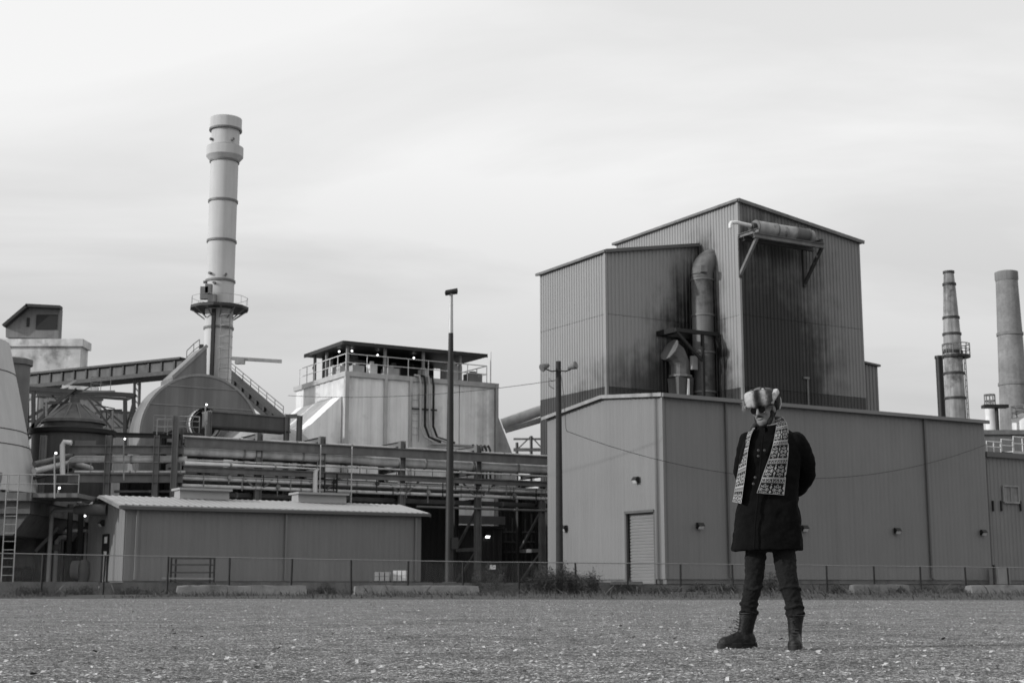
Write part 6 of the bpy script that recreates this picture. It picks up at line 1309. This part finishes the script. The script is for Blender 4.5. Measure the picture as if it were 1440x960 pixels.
# turned-up front flap
m = MB(); vals = []; nu, nv = 64, 14
for side in (0, 1):
    for jv in range(nv+1):
        for iu in range(nu+1):
            a = R(90)+R(68)*(2*iu/nu-1); t = jv/nv; edge = abs(2*iu/nu-1); z = .022+t*(.128-.02*edge**3); th = .030*math.sqrt(max(0, 1-abs(2*t-1)**2.4))*math.sqrt(max(0, 1-edge**6)); rr_ = 1.12+.05*t; off_ = th*(1 if side == 0 else -.3)
            wob = .006*mnoise.noise((a*4, z*40, side)); m.v.append(H((.092*rr_+off_+wob)*math.cos(a), -.012+(.112*rr_+off_+wob)*math.sin(a), z+.004*mnoise.noise((a*5, t*3, 9))))
N1 = (nu+1)*(nv+1)
for side in (0, 1):
    for jv in range(nv):
        for iu in range(nu):
            a = side*N1+jv*(nu+1)+iu; f = (a, a+1, a+nu+2, a+nu+1); m.f.append(f if side else f[::-1]); dd = (2*iu/nu-1)
            b = .42
            if -.36 < dd < .0: b = .03
            if .0 <= dd < .06 or -.42 < dd < -.36: b = .2
            if dd > .62: b = .04
            if dd < -.62: b = .05
            b = 0.0
            for e0, e1, v_ in ((-1.1, -.62, .06), (-.62, -.40, .42), (-.40, -.02, .012), (-.02, .60, .40), (.60, 1.1, .05)):
                ss = lambda x: 1/(1+math.exp(-x*26)); b += v_*(ss(dd-e0+.05*mnoise.noise((iu*.4, jv*.7, 1)))-ss(dd-e1+.05*mnoise.noise((iu*.4, jv*.7, 1))))
            b = max(.012, b*(1+.22*mnoise.noise((iu*.7, jv*.9, 4)))*(1-.35*(jv in (0, nv-1))))
            vals.append(b)
fo = m.build('front_flap', 'plaid', ho, ang=60); paint(fo, vals, m.f)
def fur(name, pts_n, L_, count, mm, parent, seed):
    r_ = random.Random(seed); m = MB()
    for k in range(count):
        p, nn = pts_n[r_.randrange(len(pts_n))]; p = p+Vector((r_.gauss(0, .006), r_.gauss(0, .006), r_.gauss(0, .006))); d = (nn+Vector((r_.gauss(0, .5), r_.gauss(0, .5), r_.gauss(-.1, .5)))).normalized(); s = d.orthogonal().normalized()*.0009; k0 = len(m.v); q = p+d*L_*r_.uniform(.5, 1.2)
        m.v += [p-s, p+s, q]; m.f.append((k0, k0+1, k0+2))
    o = m.build(name, mm, parent, smooth=False, kind='stuff'); return o
# ear flaps: one tied up and standing out on the far side, the other hanging low
def flap(pts, rads, mm, rim, seed):
    m = MB(); limb(m, pts, rads, 14, 5); o = sculpt(m.build('ear_flap', mm, ho), .006, 2, .010, .02)
    r2 = []; 
    for i in range(len(rim)-1):
        for k in range(8): p = Vector(rim[i]).lerp(Vector(rim[i+1]), k/8); r2.append((p, (p-H(0, 0, .06)).normalized()))
    fur('fur_trim', r2, .022, 900, 'fur_pale', o, seed); m = MB(); m.path(rim, .010, 8); sculpt(m.build('fur_edge', 'fur_pale', o), .004, 1, .006, .01)
HX = Vector((pp(1074, 576, 0)-pp(1074, 576, 0)))
m = MB(); limb(m, [pp(1072.5, 549, -.135), pp(1075.5, 558, -.15), pp(1079.5, 565, -.15), pp(1084, 565, -.135), pp(1087.5, 557, -.12), pp(1091, 551, -.10)], [.018, .018, .018, .020, .025, .026], 14, 6)
o = sculpt(m.build('ear_flap', 'fur_pale', ho), .005, 3, .008, .02); fur('fur_trim', [(pp(1085+k*.5, 566-k*1.1, -.15+.004*k), Vector((.3, -.3, .5))) for k in range(13)], .008, 900, 'fur_pale', o, 3)
m = MB(); ell(m, pp(1091, 563, -.05), .030, .05, .055); ell(m, pp(1092, 570, -.03), .022, .04, .035); sculpt(m.build('ear_flap', 'fur_dark', ho), .006, 2, .010, .02)
m = MB(); limb(m, [pp(1097.5, 559, -.06), pp(1098, 568, -.05), pp(1096.5, 575, -.05)], [.005, .007, .004], 8, 4); o = sculpt(m.build('fur_edge', 'fur_pale', ho), .003, 1, .004, .01)
m = MB(); ell(m, pp(1048, 572.5, -.02), .013, .02, .022); o = sculpt(m.build('ear_flap', 'fur_pale', ho), .004, 2, .006, .01); fur('fur_trim', [(pp(1046.5, 565+k, -.03), Vector((-.6, -.3, .1))) for k in range(12)], .009, 900, 'fur_pale', o, 5)
# ---- boots
def boot(ank, dirv, name, shaft_px):
    d = Vector(dirv).normalized(); s = Vector((d.y, -d.x, 0)); g0 = Vector((ank.x, ank.y, 0)); m = MB(); secs = []
    top = pp(*shaft_px)
    def rg(c, a1, r1, a2, r2, n=20): return [c+a1*r1*math.cos(2*math.pi*j/n)+a2*r2*math.sin(2*math.pi*j/n) for j in range(n)]
    loft(m, [rg(g0+Z*.05-d*.0, d, .062, s, .048), rg(g0+Z*.11-d*.004, d, .060, s, .047), rg(Vector((ank.x, ank.y, 0)).lerp(Vector((top.x, top.y, 0)), .6)+Z*.18, d, .060, s, .053), rg(Vector((top.x, top.y, top.z)), d, .068, s, .063)])
    foot = [(-.085, .012, .05), (-.07, .036, .085), (-.02, .043, .115), (.04, .045, .11), (.09, .050, .085), (.14, .051, .068), (.175, .044, .060), (.198, .026, .045), (.205, .010, .03)]; rings = []
    for (x, w_, h) in foot:
        c = g0+d*x; rings.append([c+s*w_*math.cos(t)+Z*(.022+(h-.0)*max(0, math.sin(t))**.75 if math.sin(t) > 0 else .022+.006*math.sin(t)) for t in [2*math.pi*j/18 for j in range(18)]])
    loft(m, rings); o = sculpt(m.build(name, 'boot_leather', man), .006, 3, .006, .04)
    sl_ = MB(); out = []
    for t in np.linspace(0, 2*math.pi, 36, endpoint=False):
        ct, st = math.cos(t), math.sin(t); x = .06+.158*ct; w_ = (.054 if x > .05 else .045)*(1-.12*math.exp(-((x-.03)/.04)**2)); out.append(g0+d*x+s*w_*math.copysign(abs(st)**.75, st))
    sl_.prism([p+Z*.002 for p in out], Z*.030); sl_.build('sole', 'black_rubber', o, ang=50)
    h = MB(); h.prism([p+Z*.0321 for p in [g0+d*.06+(q-(g0+d*.06))*.985 for q in out]], Z*.008); h.build('welt', 'lace', o, ang=50)
    la = MB()
    for k in range(6):
        f = k/5; c = g0+d*(.058-.012*f if f > .5 else .10-.08*f)+Z*(.10+.105*f); la.path([c-s*.028, c+d*.008, c+s*.028+Z*.006], .004, 5)
    c = g0+d*.052+Z*.19; la.path([c, c+d*.022+s*.02+Z*.012, c+d*.03+s*.025-Z*.012, c+d*.006+s*.008], .0028, 5)
    la.build('lace', 'lace', o); c2 = MB(); c2.path([Vector((top.x, top.y, top.z))+d*.066*math.cos(a)+s*.061*math.sin(a) for a in np.linspace(0, 2*math.pi, 22)], .008, 6, False); c2.build('padded_cuff', 'boot_leather', o)
boot(LG0, (-1, -.28, 0), 'boot', (1053, 862, .10)); boot(RG0, (-.22, -1, 0), 'boot', (1118.5, 865, -.08))
o = bpy.data.objects.new('fallen_leaf', protos[1]); COL.objects.link(o); o.location = RG0+Vector((.035, -.235, .032)); o.rotation_euler = (R(80), R(25), R(20)); o.scale = (1.1,)*3; o['label'] = 'pale leaf leaning upright against the boot toe'; o['category'] = 'leaf'
